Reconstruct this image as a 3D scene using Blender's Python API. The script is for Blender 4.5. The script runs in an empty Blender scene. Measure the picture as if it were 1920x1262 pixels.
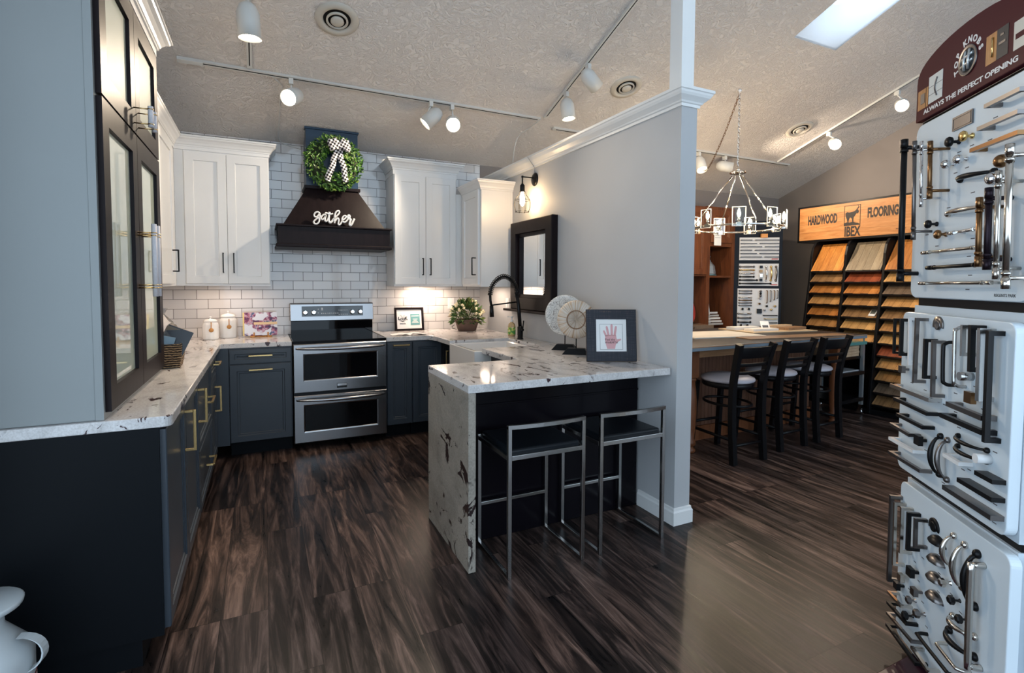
import bpy, bmesh, math, random
from mathutils import Vector, Matrix, Euler
random.seed(11)
SC = bpy.context.scene
COL = SC.collection
PI = math.pi

# ------------------------------------------------------------------ mesh builder
class MB:
    def __init__(s):
        s.v = []; s.f = []; s.sm = []; s.mi = []; s.cur = 0
    def add(s, vs, fs, sm=False):
        b = len(s.v)
        s.v += [tuple(p) for p in vs]
        for f in fs:
            s.f.append([i + b for i in f]); s.sm.append(sm); s.mi.append(s.cur)
        return s
    def box(s, x0, x1, y0, y1, z0, z1, M=None):
        vs = [Vector((x, y, z)) for z in (z0, z1) for y in (y0, y1) for x in (x0, x1)]
        if M is not None: vs = [M @ p for p in vs]
        return s.add(vs, [(0, 2, 3, 1), (4, 5, 7, 6), (0, 1, 5, 4), (2, 6, 7, 3), (0, 4, 6, 2), (1, 3, 7, 5)])
    def tube(s, pts, r, n=8, closed=False, sm=True, flat=1.0):
        P = [Vector(p) for p in pts]; m = len(P)
        R = r if isinstance(r, (list, tuple)) else [r] * m
        T = []
        for i in range(m):
            a = P[(i - 1) % m] if (closed or i > 0) else P[i]
            b = P[(i + 1) % m] if (closed or i < m - 1) else P[i]
            T.append((b - a).normalized())
        t0 = T[0]
        ref = Vector((0, 0, 1)) if abs(t0.z) < .9 else Vector((0, 1, 0))
        u = t0.cross(ref).normalized(); vs = []
        for i in range(m):
            if i: u = (u - T[i] * u.dot(T[i])).normalized()
            w = T[i].cross(u)
            for k in range(n):
                a = 2 * PI * (k + .5) / n
                vs.append(P[i] + (u * math.cos(a) + w * math.sin(a) * flat) * R[i])
        fs = []
        for i in range(m if closed else m - 1):
            j = (i + 1) % m
            for k in range(n):
                l = (k + 1) % n
                fs.append((i * n + k, i * n + l, j * n + l, j * n + k))
        s.add(vs, fs, sm and n > 5)
        if not closed:
            s.add(vs[:n], [tuple(range(n))[::-1]]); s.add(vs[-n:], [tuple(range(n))])
        return s
    def lathe(s, prof, n=24, M=None, sm=True, a0=0, a1=2 * PI, cap=True):
        full = abs(a1 - a0 - 2 * PI) < 1e-6
        k = n if full else n + 1
        vs = []
        for (r, z) in prof:
            for i in range(k):
                a = a0 + (a1 - a0) * i / n
                p = Vector((r * math.cos(a), r * math.sin(a), z))
                vs.append(M @ p if M is not None else p)
        fs = []
        for j in range(len(prof) - 1):
            for i in range(n):
                l = (i + 1) % k
                fs.append((j * k + i, j * k + l, (j + 1) * k + l, (j + 1) * k + i))
        s.add(vs, fs, sm)
        if full and cap and prof[0] != prof[-1]:
            if prof[0][0] > 1e-5: s.add(vs[:k], [tuple(range(k))[::-1]])
            if prof[-1][0] > 1e-5: s.add(vs[-k:], [tuple(range(k))])
        return s
    def nested(s, loops, cap=True):
        n = len(loops[0]); vs = [p for L in loops for p in L]; fs = []
        for j in range(len(loops) - 1):
            for i in range(n):
                l = (i + 1) % n
                fs.append((j * n + i, j * n + l, (j + 1) * n + l, (j + 1) * n + i))
        if cap: fs.append(tuple(range((len(loops) - 1) * n, len(loops) * n)))
        return s.add(vs, fs)
    def panel(s, x0, x1, z0, z1, steps):
        """front-facing (-y) rectangle built of inset steps (inset, y)"""
        L = []
        for (i, y) in steps:
            L.append([(x0 + i, y, z0 + i), (x1 - i, y, z0 + i), (x1 - i, y, z1 - i), (x0 + i, y, z1 - i)])
        return s.nested(L)
    def prism(s, poly, y0, y1, axis='y', M=None):
        n = len(poly)
        def mk(a, b, h):
            p = {'y': (a, h, b), 'z': (a, b, h), 'x': (h, a, b)}[axis]
            return M @ Vector(p) if M is not None else Vector(p)
        vs = [mk(a, b, y0) for a, b in poly] + [mk(a, b, y1) for a, b in poly]
        fs = [tuple(range(n))[::-1], tuple(range(n, 2 * n))]
        for i in range(n):
            j = (i + 1) % n
            fs.append((i, j, n + j, n + i))
        return s.add(vs, fs)
    def ball(s, c, r, n=12, m=8, sc=(1, 1, 1), M=None):
        T = Matrix.Translation(c) @ Matrix.Diagonal((r * sc[0], r * sc[1], r * sc[2], 1))
        if M is not None: T = M @ T
        prof = [(max(1e-6, math.sin(PI * i / m)), -math.cos(PI * i / m)) for i in range(m + 1)]
        return s.lathe(prof, n, T)
    def sweep(s, path, prof, up=Vector((0, 0, 1)), closed=False):
        """mitred moulding: path of (x, y), profile of (out, z); out is to the right of travel"""
        P = [Vector((p[0], p[1])) for p in path]; m = len(P); rows = []
        for i in range(m):
            d0 = (P[i] - P[i - 1]).normalized() if (i > 0 or closed) else None
            d1 = (P[(i + 1) % m] - P[i]).normalized() if (i < m - 1 or closed) else None
            if d0 is None: d0 = d1
            if d1 is None: d1 = d0
            n0 = Vector((d0.y, -d0.x)); n1 = Vector((d1.y, -d1.x))
            mt = (n0 + n1); mt = mt / max(1e-6, mt.dot(n0)) if mt.length > 1e-6 else n0
            rows.append([(P[i].x + mt.x * o, P[i].y + mt.y * o, z) for o, z in prof])
        n = len(prof); vs = [p for r in rows for p in r]; fs = []
        for i in range(m if closed else m - 1):
            j = (i + 1) % m
            for k in range(n):
                l = (k + 1) % n
                fs.append((i * n + k, j * n + k, j * n + l, i * n + l))
        if not closed:
            fs.append(tuple(range(n))); fs.append(tuple(range((m - 1) * n, m * n))[::-1])
        return s.add(vs, fs)
    def build(s, name, mat, parent=None, loc=None, rot=None, bevel=0, seg=2):
        me = bpy.data.meshes.new(name)
        me.from_pydata([tuple(p) for p in s.v], [], s.f)
        for p, sm, mi in zip(me.polygons, s.sm, s.mi):
            p.use_smooth = sm; p.material_index = mi
        for m in (mat if isinstance(mat, (list, tuple)) else [mat]): me.materials.append(m)
        bm = bmesh.new(); bm.from_mesh(me)
        bmesh.ops.remove_doubles(bm, verts=bm.verts, dist=1e-6)
        bmesh.ops.recalc_face_normals(bm, faces=bm.faces)
        bm.to_mesh(me); bm.free()
        o = bpy.data.objects.new(name, me); COL.objects.link(o)
        if parent is not None: o.parent = parent
        if loc is not None: o.location = loc
        if rot is not None: o.rotation_euler = rot
        if bevel:
            b = o.modifiers.new('bevel', 'BEVEL'); b.width = bevel; b.segments = seg
            b.limit_method = 'ANGLE'; b.angle_limit = math.radians(40)
        return o

def tag(o, label, cat, group=None):
    o['label'] = label; o['category'] = cat
    if group: o['group'] = group
    return o
def thing(name, label, cat, loc=(0, 0, 0), rz=0, group=None, rot=None):
    o = bpy.data.objects.new(name, None); COL.objects.link(o)
    o.empty_display_size = .05
    o.location = loc; o.rotation_euler = rot if rot else (0, 0, rz)
    return tag(o, label, cat, group)
def struct(o):
    o['kind'] = 'structure'; return o
def Tr(x, y, z): return Matrix.Translation((x, y, z))
def Rx(a): return Matrix.Rotation(a, 4, 'X')
def Ry(a): return Matrix.Rotation(a, 4, 'Y')
def Rz(a): return Matrix.Rotation(a, 4, 'Z')
def aim(d):
    """matrix turning +z into direction d"""
    return Vector((0, 0, 1)).rotation_difference(Vector(d).normalized()).to_matrix().to_4x4()
def arc(c, r, a0, a1, n, plane='xz'):
    out = []
    for i in range(n + 1):
        a = a0 + (a1 - a0) * i / n; p = r * math.cos(a); q = r * math.sin(a)
        out.append({'xz': (c[0] + p, c[1], c[2] + q), 'xy': (c[0] + p, c[1] + q, c[2]), 'yz': (c[0], c[1] + p, c[2] + q)}[plane])
    return out
def smooth(pts, k=6):
    """Catmull-Rom through points"""
    P = [Vector(p) for p in pts]; out = []
    for i in range(len(P) - 1):
        a = P[max(i - 1, 0)]; b = P[i]; c = P[i + 1]; d = P[min(i + 2, len(P) - 1)]
        for j in range(k):
            t = j / k
            out.append(.5 * ((2 * b) + (c - a) * t + (2 * a - 5 * b + 4 * c - d) * t * t + (3 * b - a - 3 * c + d) * t ** 3))
    out.append(P[-1]); return out
def text(s, size, mat, name, parent=None, M=None, depth=.001, align='CENTER', spacing=1.0, sx=1.0, bold=0.0, fit=None):
    """lettering as mesh, drawn in the local x-z plane facing -y"""
    cu = bpy.data.curves.new(name, 'FONT'); cu.body = s; cu.size = size; cu.extrude = depth
    cu.align_x = align; cu.align_y = 'CENTER'; cu.space_character = spacing; cu.offset = bold; cu.resolution_u = 3
    t = bpy.data.objects.new(name, cu); COL.objects.link(t)
    dg = bpy.context.evaluated_depsgraph_get()
    me = bpy.data.meshes.new_from_object(t.evaluated_get(dg))
    bpy.data.objects.remove(t); bpy.data.curves.remove(cu)
    if fit and len(me.vertices):
        xs = [v.co.x for v in me.vertices]; sx = fit / (max(xs) - min(xs))
    T = (M if M is not None else Matrix.Identity(4)) @ Matrix.Diagonal((sx, 1, 1, 1)) @ Rx(PI / 2)
    me.transform(T); me.name = name
    me.materials.clear(); me.materials.append(mat)
    o = bpy.data.objects.new(name, me); COL.objects.link(o)
    if parent is not None: o.parent = parent
    return o
def merge_text(objs, name):
    """several lettering meshes into one part"""
    bm = bmesh.new()
    for o in objs: bm.from_mesh(o.data)
    me = bpy.data.meshes.new(name); bm.to_mesh(me); bm.free()
    me.materials.append(objs[0].data.materials[0])
    p = objs[0].parent
    for o in objs: bpy.data.objects.remove(o)
    r = bpy.data.objects.new(name, me); COL.objects.link(r); r.parent = p
    return r

# ------------------------------------------------------------------ materials
MATS = {}
def mat(name, col=(.5, .5, .5), rough=.5, metal=0, spec=.5, emit=None, es=0, trans=0, coat=0, ior=1.45, alpha=1):
    if name in MATS: return MATS[name]
    m = bpy.data.materials.new(name); m.use_nodes = True
    b = m.node_tree.nodes['Principled BSDF']
    b.inputs['Base Color'].default_value = (*col, 1); b.inputs['Roughness'].default_value = rough
    b.inputs['Metallic'].default_value = metal; b.inputs['Specular IOR Level'].default_value = spec
    b.inputs['Transmission Weight'].default_value = trans; b.inputs['Coat Weight'].default_value = coat
    b.inputs['IOR'].default_value = ior; b.inputs['Alpha'].default_value = alpha
    if emit:
        b.inputs['Emission Color'].default_value = (*emit, 1); b.inputs['Emission Strength'].default_value = es
    MATS[name] = m
    return m
class NT:
    """small node-tree helper"""
    def __init__(s, m):
        s.t = m.node_tree; s.b = s.t.nodes['Principled BSDF']
    def n(s, kind, **kw):
        x = s.t.nodes.new(kind)
        for k, v in kw.items(): setattr(x, k, v)
        return x
    def l(s, a, b): s.t.links.new(a, b)
    def coords(s, scale=(1, 1, 1), rot=(0, 0, 0), loc=(0, 0, 0), kind='Object'):
        tc = s.n('ShaderNodeTexCoord'); mp = s.n('ShaderNodeMapping')
        mp.inputs['Scale'].default_value = scale; mp.inputs['Rotation'].default_value = rot; mp.inputs['Location'].default_value = loc
        s.l(tc.outputs[kind], mp.inputs['Vector']); return mp.outputs['Vector']
    def noise(s, vec, scale, detail=4, rough=.5, dist=0):
        x = s.n('ShaderNodeTexNoise'); x.inputs['Scale'].default_value = scale; x.inputs['Detail'].default_value = detail
        x.inputs['Roughness'].default_value = rough; x.inputs['Distortion'].default_value = dist
        s.l(vec, x.inputs['Vector']); return x.outputs['Fac']
    def ramp(s, fac, stops, interp='LINEAR'):
        x = s.n('ShaderNodeValToRGB'); x.color_ramp.interpolation = interp
        e = x.color_ramp.elements
        while len(e) < len(stops): e.new(.5)
        for q, (p, c) in zip(e, stops):
            q.position = p; q.color = (*c, 1) if len(c) == 3 else c
        s.l(fac, x.inputs['Fac']); return x.outputs['Color']
    def mix(s, fac, a, b, mode='MIX'):
        x = s.n('ShaderNodeMix', data_type='RGBA', blend_type=mode)
        for sock, v in ((x.inputs['Factor'], fac), (x.inputs['A'], a), (x.inputs['B'], b)):
            pass
        ins = {'f': x.inputs[0], 'a': x.inputs[6], 'b': x.inputs[7]}
        for k, v in (('f', fac), ('a', a), ('b', b)):
            if hasattr(v, 'is_linked') or isinstance(v, bpy.types.NodeSocket): s.l(v, ins[k])
            elif isinstance(v, (int, float)): ins[k].default_value = v
            else: ins[k].default_value = (*v, 1) if len(v) == 3 else v
        return x.outputs[2]
    def math(s, op, a, b=None):
        x = s.n('ShaderNodeMath', operation=op)
        for i, v in enumerate((a, b)):
            if v is None: continue
            if isinstance(v, bpy.types.NodeSocket): s.l(v, x.inputs[i])
            else: x.inputs[i].default_value = v
        return x.outputs[0]
    def bump(s, h, strength=.2, dist=.01):
        x = s.n('ShaderNodeBump'); x.inputs['Strength'].default_value = strength; x.inputs['Distance'].default_value = dist
        s.l(h, x.inputs['Height']); s.l(x.outputs['Normal'], s.b.inputs['Normal'])
    def base(s, c): s.l(c, s.b.inputs['Base Color'])
    def rough(s, c): s.l(c, s.b.inputs['Roughness'])

def painted(name, col, rough, bump=.05, scale=60, **kw):
    m = mat(name, col, rough, **kw); t = NT(m); v = t.coords()
    n = t.noise(v, scale, 3); t.bump(n, bump, .004)
    lo = tuple(c * .96 for c in col); hi = tuple(min(1, c * 1.04) for c in col)
    t.base(t.ramp(t.noise(v, 1.7, 2), [(.3, lo), (.7, hi)])); return m

def make_floor():
    m = mat('vinyl_plank', rough=.34, spec=.2); t = NT(m)
    tc = t.n('ShaderNodeTexCoord'); sp = t.n('ShaderNodeSeparateXYZ'); t.l(tc.outputs['Object'], sp.inputs[0])
    cb = t.n('ShaderNodeCombineXYZ'); t.l(sp.outputs['Y'], cb.inputs['X']); t.l(sp.outputs['X'], cb.inputs['Y'])
    def brick(c1, c2, mort):
        b = t.n('ShaderNodeTexBrick'); b.offset = .37; b.offset_frequency = 3
        b.inputs['Scale'].default_value = 1; b.inputs['Brick Width'].default_value = 1.22; b.inputs['Row Height'].default_value = .18
        b.inputs['Mortar Size'].default_value = .0012; b.inputs['Mortar Smooth'].default_value = .1; b.inputs['Bias'].default_value = 0
        b.inputs['Color1'].default_value = (*c1, 1); b.inputs['Color2'].default_value = (*c2, 1); b.inputs['Mortar'].default_value = (*mort, 1)
        t.l(cb.outputs[0], b.inputs['Vector']); return b
    pl = brick((0, 0, 0), (1, 1, 1), (.5, .5, .5))
    # grain coordinates jump from plank to plank
    off = t.n('ShaderNodeVectorMath', operation='MULTIPLY'); t.l(pl.outputs['Color'], off.inputs[0]); off.inputs[1].default_value = (7, 3, 5)
    ad = t.n('ShaderNodeVectorMath', operation='ADD'); t.l(tc.outputs['Object'], ad.inputs[0]); t.l(off.outputs[0], ad.inputs[1])
    mp = t.n('ShaderNodeMapping'); mp.inputs['Scale'].default_value = (1, .085, 1); t.l(ad.outputs[0], mp.inputs['Vector'])
    g1 = t.noise(mp.outputs[0], 15, 6, .68, 1.4); g2 = t.noise(mp.outputs[0], 85, 4, .6)
    c = t.ramp(g1, [(.33, (.006, .0055, .006)), (.46, (.030, .022, .020)), (.56, (.098, .067, .057)), (.71, (.25, .178, .150))])
    c = t.mix(.55, c, t.ramp(g2, [(.3, (.30, .30, .30)), (.7, (1.0, 1.0, 1.0))]), 'MULTIPLY')
    tone = t.ramp(pl.outputs['Color'], [(0, (.50, .50, .55)), (1, (1.3, 1.2, 1.15))])
    c = t.mix(1, c, tone, 'MULTIPLY')
    c = t.mix(pl.outputs['Fac'], c, (.006, .005, .005)); t.base(c)
    t.rough(t.ramp(g1, [(.3, (.26, .26, .26)), (.7, (.40, .40, .40))]))
    h = t.math('SUBTRACT', t.math('MULTIPLY', g2, .25), pl.outputs['Fac']); t.bump(h, .16, .004)
    return m
def make_ceiling():
    m = mat('stomp_ceiling', (.72, .665, .62), .85, spec=.2); t = NT(m); v = t.coords()
    w = t.n('ShaderNodeTexVoronoi', feature='DISTANCE_TO_EDGE'); w.inputs['Scale'].default_value = 5
    n = t.noise(v, 13, 3, .6, 2.2); n2 = t.noise(v, 60, 2, .5)
    h = t.math('ADD', t.ramp(n, [(.42, (0, 0, 0)), (.5, (1, 1, 1)), (.58, (0, 0, 0))]), t.math('MULTIPLY', n2, .25))
    t.bump(h, .55, .02); return m
def make_tile():
    m = mat('subway_tile', rough=.08, spec=.6, coat=.3); t = NT(m)
    tc = t.n('ShaderNodeTexCoord'); sp = t.n('ShaderNodeSeparateXYZ'); t.l(tc.outputs['Object'], sp.inputs[0])
    cb = t.n('ShaderNodeCombineXYZ'); t.l(t.math('ADD', sp.outputs['X'], sp.outputs['Y']), cb.inputs['X']); t.l(sp.outputs['Z'], cb.inputs['Y'])
    b = t.n('ShaderNodeTexBrick'); b.inputs['Scale'].default_value = 1; b.inputs['Brick Width'].default_value = .172; b.inputs['Row Height'].default_value = .0835
    b.inputs['Mortar Size'].default_value = .0022; b.inputs['Mortar Smooth'].default_value = .25
    b.inputs['Color1'].default_value = (.58, .56, .55, 1); b.inputs['Color2'].default_value = (.67, .65, .635, 1); b.inputs['Mortar'].default_value = (.11, .105, .10, 1)
    t.l(cb.outputs[0], b.inputs['Vector']); t.base(b.outputs['Color'])
    n = t.noise(t.coords(), 14, 2, .5); h = t.math('SUBTRACT', t.math('MULTIPLY', n, .5), b.outputs['Fac']); t.bump(h, .5, .006)
    t.rough(t.ramp(b.outputs['Fac'], [(0, (.07, .07, .07)), (1, (.8, .8, .8))])); return m
def make_granite(name, base, dark, t3=.575, t4=.455):
    m = mat(name, rough=.09, spec=.55); t = NT(m)
    v = t.coords((1, 1, 1)); vs = t.coords((1.0, .35, .55), (0, 0, .35))
    n1 = t.noise(vs, 7, 6, .65, .8); n2 = t.noise(v, 140, 3, .6); n3 = t.noise(vs, 11.5, 5, .66, 1.3); n4 = t.noise(v, 4.2, 3, .6, .4)
    c = t.ramp(n1, [(.3, tuple(x * .72 for x in base)), (.5, base), (.7, tuple(min(1, x * 1.1) for x in base))])
    c = t.mix(.5, c, t.ramp(n2, [(.35, (.62, .6, .58)), (.6, (1, 1, 1))]), 'MULTIPLY')
    blotch = t.math('MULTIPLY', t.ramp(n3, [(t3, (0, 0, 0)), (t3 + .025, (1, 1, 1))]), t.ramp(n4, [(t4, (0, 0, 0)), (t4 + .06, (1, 1, 1))]))
    t.base(t.mix(blotch, c, dark)); return m
def wood(name, c1, c2, scale=(1, 12, 12), rough=.4, plank=None, seam=(.05, .03, .02), var=.35, spec=.4):
    """streaky wood; plank=(length, width) adds boards along x"""
    if name in MATS: return MATS[name]
    m = mat(name, rough=rough, spec=spec); t = NT(m)
    v = t.coords(scale)
    n1 = t.noise(v, 3.0, 5, .62, .9); n2 = t.noise(v, 14, 3, .5)
    c = t.ramp(n1, [(.3, c1), (.7, c2)])
    c = t.mix(.3, c, t.ramp(n2, [(.3, (.55, .55, .55)), (.7, (1, 1, 1))]), 'MULTIPLY')
    if plank:
        b = t.n('ShaderNodeTexBrick'); b.offset = .43
        b.inputs['Scale'].default_value = 1; b.inputs['Brick Width'].default_value = plank[0]; b.inputs['Row Height'].default_value = plank[1]
        b.inputs['Mortar Size'].default_value = .0012
        b.inputs['Color1'].default_value = (1 - var,) * 3 + (1,); b.inputs['Color2'].default_value = (1, 1, 1, 1); b.inputs['Mortar'].default_value = (*seam, 1)
        t.l(t.coords((1, 1, 1), (0, 0, plank[2] if len(plank) > 2 else 0)), b.inputs['Vector'])
        c = t.mix(1, c, b.outputs['Color'], 'MULTIPLY')
    t.base(c); t.bump(n2, .06, .003); return m
def brushed(name, col, rough=.3):
    m = mat(name, col, rough, metal=1); t = NT(m)
    n = t.noise(t.coords((1.5, 60, 60)), 4, 2); t.rough(t.ramp(n, [(.3, (rough * .92,) * 3), (.7, (rough * 1.08,) * 3)])); return m

FLOOR = make_floor(); CEIL = make_ceiling(); TILE = make_tile()
GRAN = make_granite('white_granite', (.64, .62, .615), (.045, .02, .025))
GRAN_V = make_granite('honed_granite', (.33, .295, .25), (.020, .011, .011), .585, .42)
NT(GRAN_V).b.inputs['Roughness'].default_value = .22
GRAN_D = make_granite('brown_granite', (.22, .16, .12), (.02, .015, .012))
WALL = painted('grey_wall_paint', (.475, .48, .49), .6, .04, 90, spec=.3)
WALL_W = painted('taupe_wall_paint', (.235, .205, .19), .65, .04, 90, spec=.3)
TRIM = painted('white_trim_paint', (.80, .80, .79), .35, .02, 40)
WHITE = painted('white_cabinet_paint', (.76, .755, .745), .32, .02, 40)
PANELW = painted('pale_grey_cabinet_paint', (.245, .262, .262), .38, .02, 40)
NAVY = painted('navy_cabinet_paint', (.040, .050, .063), .33, .02, 40)
NAVYD = painted('near_black_cabinet', (.006, .0072, .009), .45, .02, 40, spec=.1)  # much darker than the navy; end panel, toe kicks and sink-side cabinet
ESP = wood('espresso_wood', (.008, .005, .006), (.014, .009, .010), (8, 8, 1), .42, spec=.14)
CHIMB = painted('blue_black_paint', (.010, .030, .062), .3, .02, 40, spec=.4)
BLACKG = mat('gloss_black', (.006, .006, .007), .1, spec=.6, coat=.4)
BLACKS = mat('satin_black', (.005, .005, .006), .34, spec=.22)
BLACKP = mat('black_laminate', (.005, .004, .006), .16, spec=.16)
BLACKM = mat('black_metal', (.012, .012, .013), .36, metal=.6)
GLASSB = mat('black_glass', (.003, .003, .004), .04, spec=.28)
STEEL = brushed('brushed_steel', (.33, .325, .33), .25)
STOOLM = mat('satin_stool_steel', (.52, .51, .50), .22, metal=1)
CHROME = mat('chrome', (.78, .78, .79), .08, metal=1)
NICKEL = mat('polished_nickel', (.62, .58, .53), .14, metal=1)
PEWTER = mat('pewter', (.20, .185, .18), .32, metal=1)
BRONZE = mat('oil_bronze', (.24, .13, .06), .28, metal=1)
BRASS = mat('brushed_brass', (.72, .50, .22), .26, metal=1)
GOLD = mat('honey_gold', (.80, .56, .22), .2, metal=1)
PURPLE = mat('flat_black_bronze', (.02, .012, .018), .35, metal=.7)
IVORY = mat('white_enamel', (.80, .80, .80), .25)
CERAM = mat('white_ceramic', (.82, .81, .79), .14, spec=.6)
FIRECLAY = mat('white_fireclay', (.80, .76, .72), .1, spec=.6, coat=.3)
MIRROR = mat('mirror_glass', (.86, .87, .87), .01, metal=1)
CLEAR = bpy.data.materials.new('thin_clear_glass'); CLEAR.use_nodes = True
def _thin(m):
    nt = m.node_tree; nt.nodes.remove(nt.nodes['Principled BSDF']); mx = nt.nodes.new('ShaderNodeMixShader'); lw = nt.nodes.new('ShaderNodeLayerWeight'); lw.inputs['Blend'].default_value = .42
    tr = nt.nodes.new('ShaderNodeBsdfTransparent'); tr.inputs['Color'].default_value = (.95, .97, .96, 1); gl = nt.nodes.new('ShaderNodeBsdfGlossy'); gl.inputs['Roughness'].default_value = .03
    mx.inputs[0].default_value = .10; nt.links.new(tr.outputs[0], mx.inputs[1]); nt.links.new(gl.outputs[0], mx.inputs[2]); nt.links.new(mx.outputs[0], nt.nodes['Material Output'].inputs['Surface'])
_thin(CLEAR)
PAPER = mat('white_paper', (.80, .80, .79), .7)
INK = mat('black_ink', (.012, .012, .012), .6)
PINK = mat('pink_print', (.66, .36, .37), .7)
TEAL = mat('teal_print', (.13, .33, .34), .7)
GREYINK = mat('grey_ink', (.09, .09, .10), .7)
DPEW = mat('dark_pewter', (.075, .07, .07), .4, metal=.9)
LEATHER = mat('black_leather', (.005, .007, .010), .33, spec=.28)
VINYL = mat('grey_vinyl', (.42, .40, .44), .42)
BULB = mat('lit_bulb', (1, .9, .75), .4, emit=(1.0, .78, .50), es=390)
BULBW = mat('lit_flood_bulb', (1, .95, .85), .4, emit=(1.0, .86, .64), es=30)
FILAMENT = mat('amber_bulb', (1, .8, .5), .3, emit=(1.0, .68, .36), es=140)
# ------------------------------------------------------------------ setting
YB = 5.345; XL = -.954; XR = 6.92; CZ = .92
def ceil_z(y): return 2.685 + .368 * (YB - y)
SLOPE = -math.atan(.368)

b = MB().box(XL - .15, XR + .15, -3.1, YB + .15, -.1, 0); struct(b.build('floor', FLOOR))
b = MB()
def cslab(x0, x1, y0, y1):
    vs = [(x, y, ceil_z(y) + dz) for dz in (0, .4) for y in (y0, y1) for x in (x0, x1)]
    b.add(vs, [(0, 2, 3, 1), (4, 5, 7, 6), (0, 1, 5, 4), (2, 6, 7, 3), (0, 4, 6, 2), (1, 3, 7, 5)])
SX0, SX1, SY0, SY1 = 4.11, 4.675, 1.55, 3.07
cslab(XL - .15, SX0, -3.1, YB + .15); cslab(SX1, XR + .15, -3.1, YB + .15)
cslab(SX0, SX1, -3.1, SY0); cslab(SX0, SX1, SY1, YB + .15)
struct(b.build('ceiling', CEIL))
b = MB(); vs = [(x, y, ceil_z(y) + dz) for dz in (.004, .02) for y in (SY0, SY1) for x in (SX0, SX1)]
b.add(vs, [(0, 2, 3, 1), (4, 5, 7, 6), (0, 1, 5, 4), (2, 6, 7, 3), (0, 4, 6, 2), (1, 3, 7, 5)])
ms = bpy.data.materials.new('skylight_acrylic'); ms.use_nodes = True; nt = ms.node_tree
nt.nodes.remove(nt.nodes['Principled BSDF']); tr = nt.nodes.new('ShaderNodeBsdfTranslucent'); tr.inputs['Color'].default_value = (.95, .97, 1, 1)
t2 = nt.nodes.new('ShaderNodeBsdfTransparent'); mx = nt.nodes.new('ShaderNodeMixShader'); mx.inputs[0].default_value = .45
nt.links.new(tr.outputs[0], mx.inputs[1]); nt.links.new(t2.outputs[0], mx.inputs[2]); nt.links.new(mx.outputs[0], nt.nodes['Material Output'].inputs['Surface'])
sky = struct(b.build('window_1', ms))
WB = struct(MB().box(XL - .15, XR + .15, YB, YB + .12, 0, 2.74).build('wall_back', WALL_W))
MB().box(XL, 2.128, 5.333, YB - .0005, CZ, 2.686).build('tile_backsplash', TILE, WB)
b = MB(); b.prism([(1.75, 0), (YB, 0), (YB, ceil_z(YB) + .03), (1.75, ceil_z(1.75) + .03)], XL - .12, XL, 'x')
b.prism([(-3.1, 2.7), (1.75, 2.7), (1.75, ceil_z(1.75) + .03), (-3.1, ceil_z(-3.1) + .03)], XL - .12, XL, 'x'); b.box(XL - .12, XL, -3.1, 1.75, 0, .25)
for y in (-3.1, -1.5, .1): b.box(XL - .12, XL, y, y + .12, .25, 2.7)
struct(b.build('wall_left', WALL))  # unseen near half has openings added to let daylight onto the hardware display
b = MB(); b.prism([(-3.1, 0), (YB, 0), (YB, ceil_z(YB) + .03), (-3.1, ceil_z(-3.1) + .03)], XR, XR + .12, 'x'); struct(b.build('wall_right', WALL_W))
b = MB(); zt = ceil_z(-3.0) + .03
b.box(XL, XR, -3.1, -3.0, 0, .12); b.box(XL, XR, -3.1, -3.0, 4.6, zt)
for x in (XL, 1.6, 4.2): b.box(x, x + .12, -3.1, -3.0, .12, 4.6)
b.box(XR - .12, XR, -3.1, -3.0, .12, 4.6); struct(b.build('wall_front', WALL))
# partition between the kitchen and the flooring room
XP, XP2, YP = 2.129, 2.246, 2.281
struct(MB().box(XP, XP2, YP, YB, 0, 2.425).build('wall_middle', WALL))
path = [(XP, 5.332), (XP, YP), (XP2, YP), (XP2, YB - .001)]
prof = [(0, 2.409), (.010, 2.409), (.012, 2.424), (.020, 2.428), (.024, 2.436), (.034, 2.445), (.050, 2.458), (.058, 2.470), (.062, 2.480), (.068, 2.484), (.068, 2.499), (0, 2.499)]
b = MB().sweep(path, prof); b.box(XP, XP2, YP, YB - .001, 2.425, 2.4985); struct(b.build('trim_1', TRIM))
struct(MB().box(2.142, 2.236, 2.30, 2.40, 2.499, ceil_z(2.40) + .005).build('trim_2', TRIM, bevel=.003))
prof = [(0, 0), (.015, 0), (.015, .075), (.009, .085), (.008, .097), (0, .10)]
struct(MB().sweep([(XP, 2.60), (XP, YP), (XP2, YP), (XP2, YB - .001)], prof).build('baseboard_middle', TRIM))

# ------------------------------------------------------------------ shared cabinet parts
def door(p, name, x0, x1, z0, z1, m, style='shaker', fr=.058, t=.02):
    if style == 'shaker': st = [(0, 0), (0, -t + .002), (.002, -t), (fr, -t), (fr + .003, -t + .009)]
    elif style == 'raised': st = [(0, 0), (0, -t + .003), (.003, -t), (fr, -t), (fr + .004, -t + .007), (fr + .016, -t + .007), (fr + .020, -t + .012)]
    else: st = [(0, 0), (0, -t + .002), (.002, -t)]
    return MB().panel(x0, x1, z0, z1, st).build(name, m, p)
def square_pull(p, x, z, L, vert, m, y=-.02, out=.034, w=.011, name='handle'):
    b = MB(); h = w / 2; yo = y - out
    if vert:
        b.box(x - h, x + h, yo - w, yo, z - L / 2, z + L / 2)
        for s in (z - L / 2 + h, z + L / 2 - h): b.box(x - h, x + h, yo, y, s - h, s + h)
    else:
        b.box(x - L / 2, x + L / 2, yo - w, yo, z - h, z + h)
        for s in (x - L / 2 + h, x + L / 2 - h): b.box(s - h, s + h, yo, y, z - h, z + h)
    return b.build(name, m, p, bevel=.0012)
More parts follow.
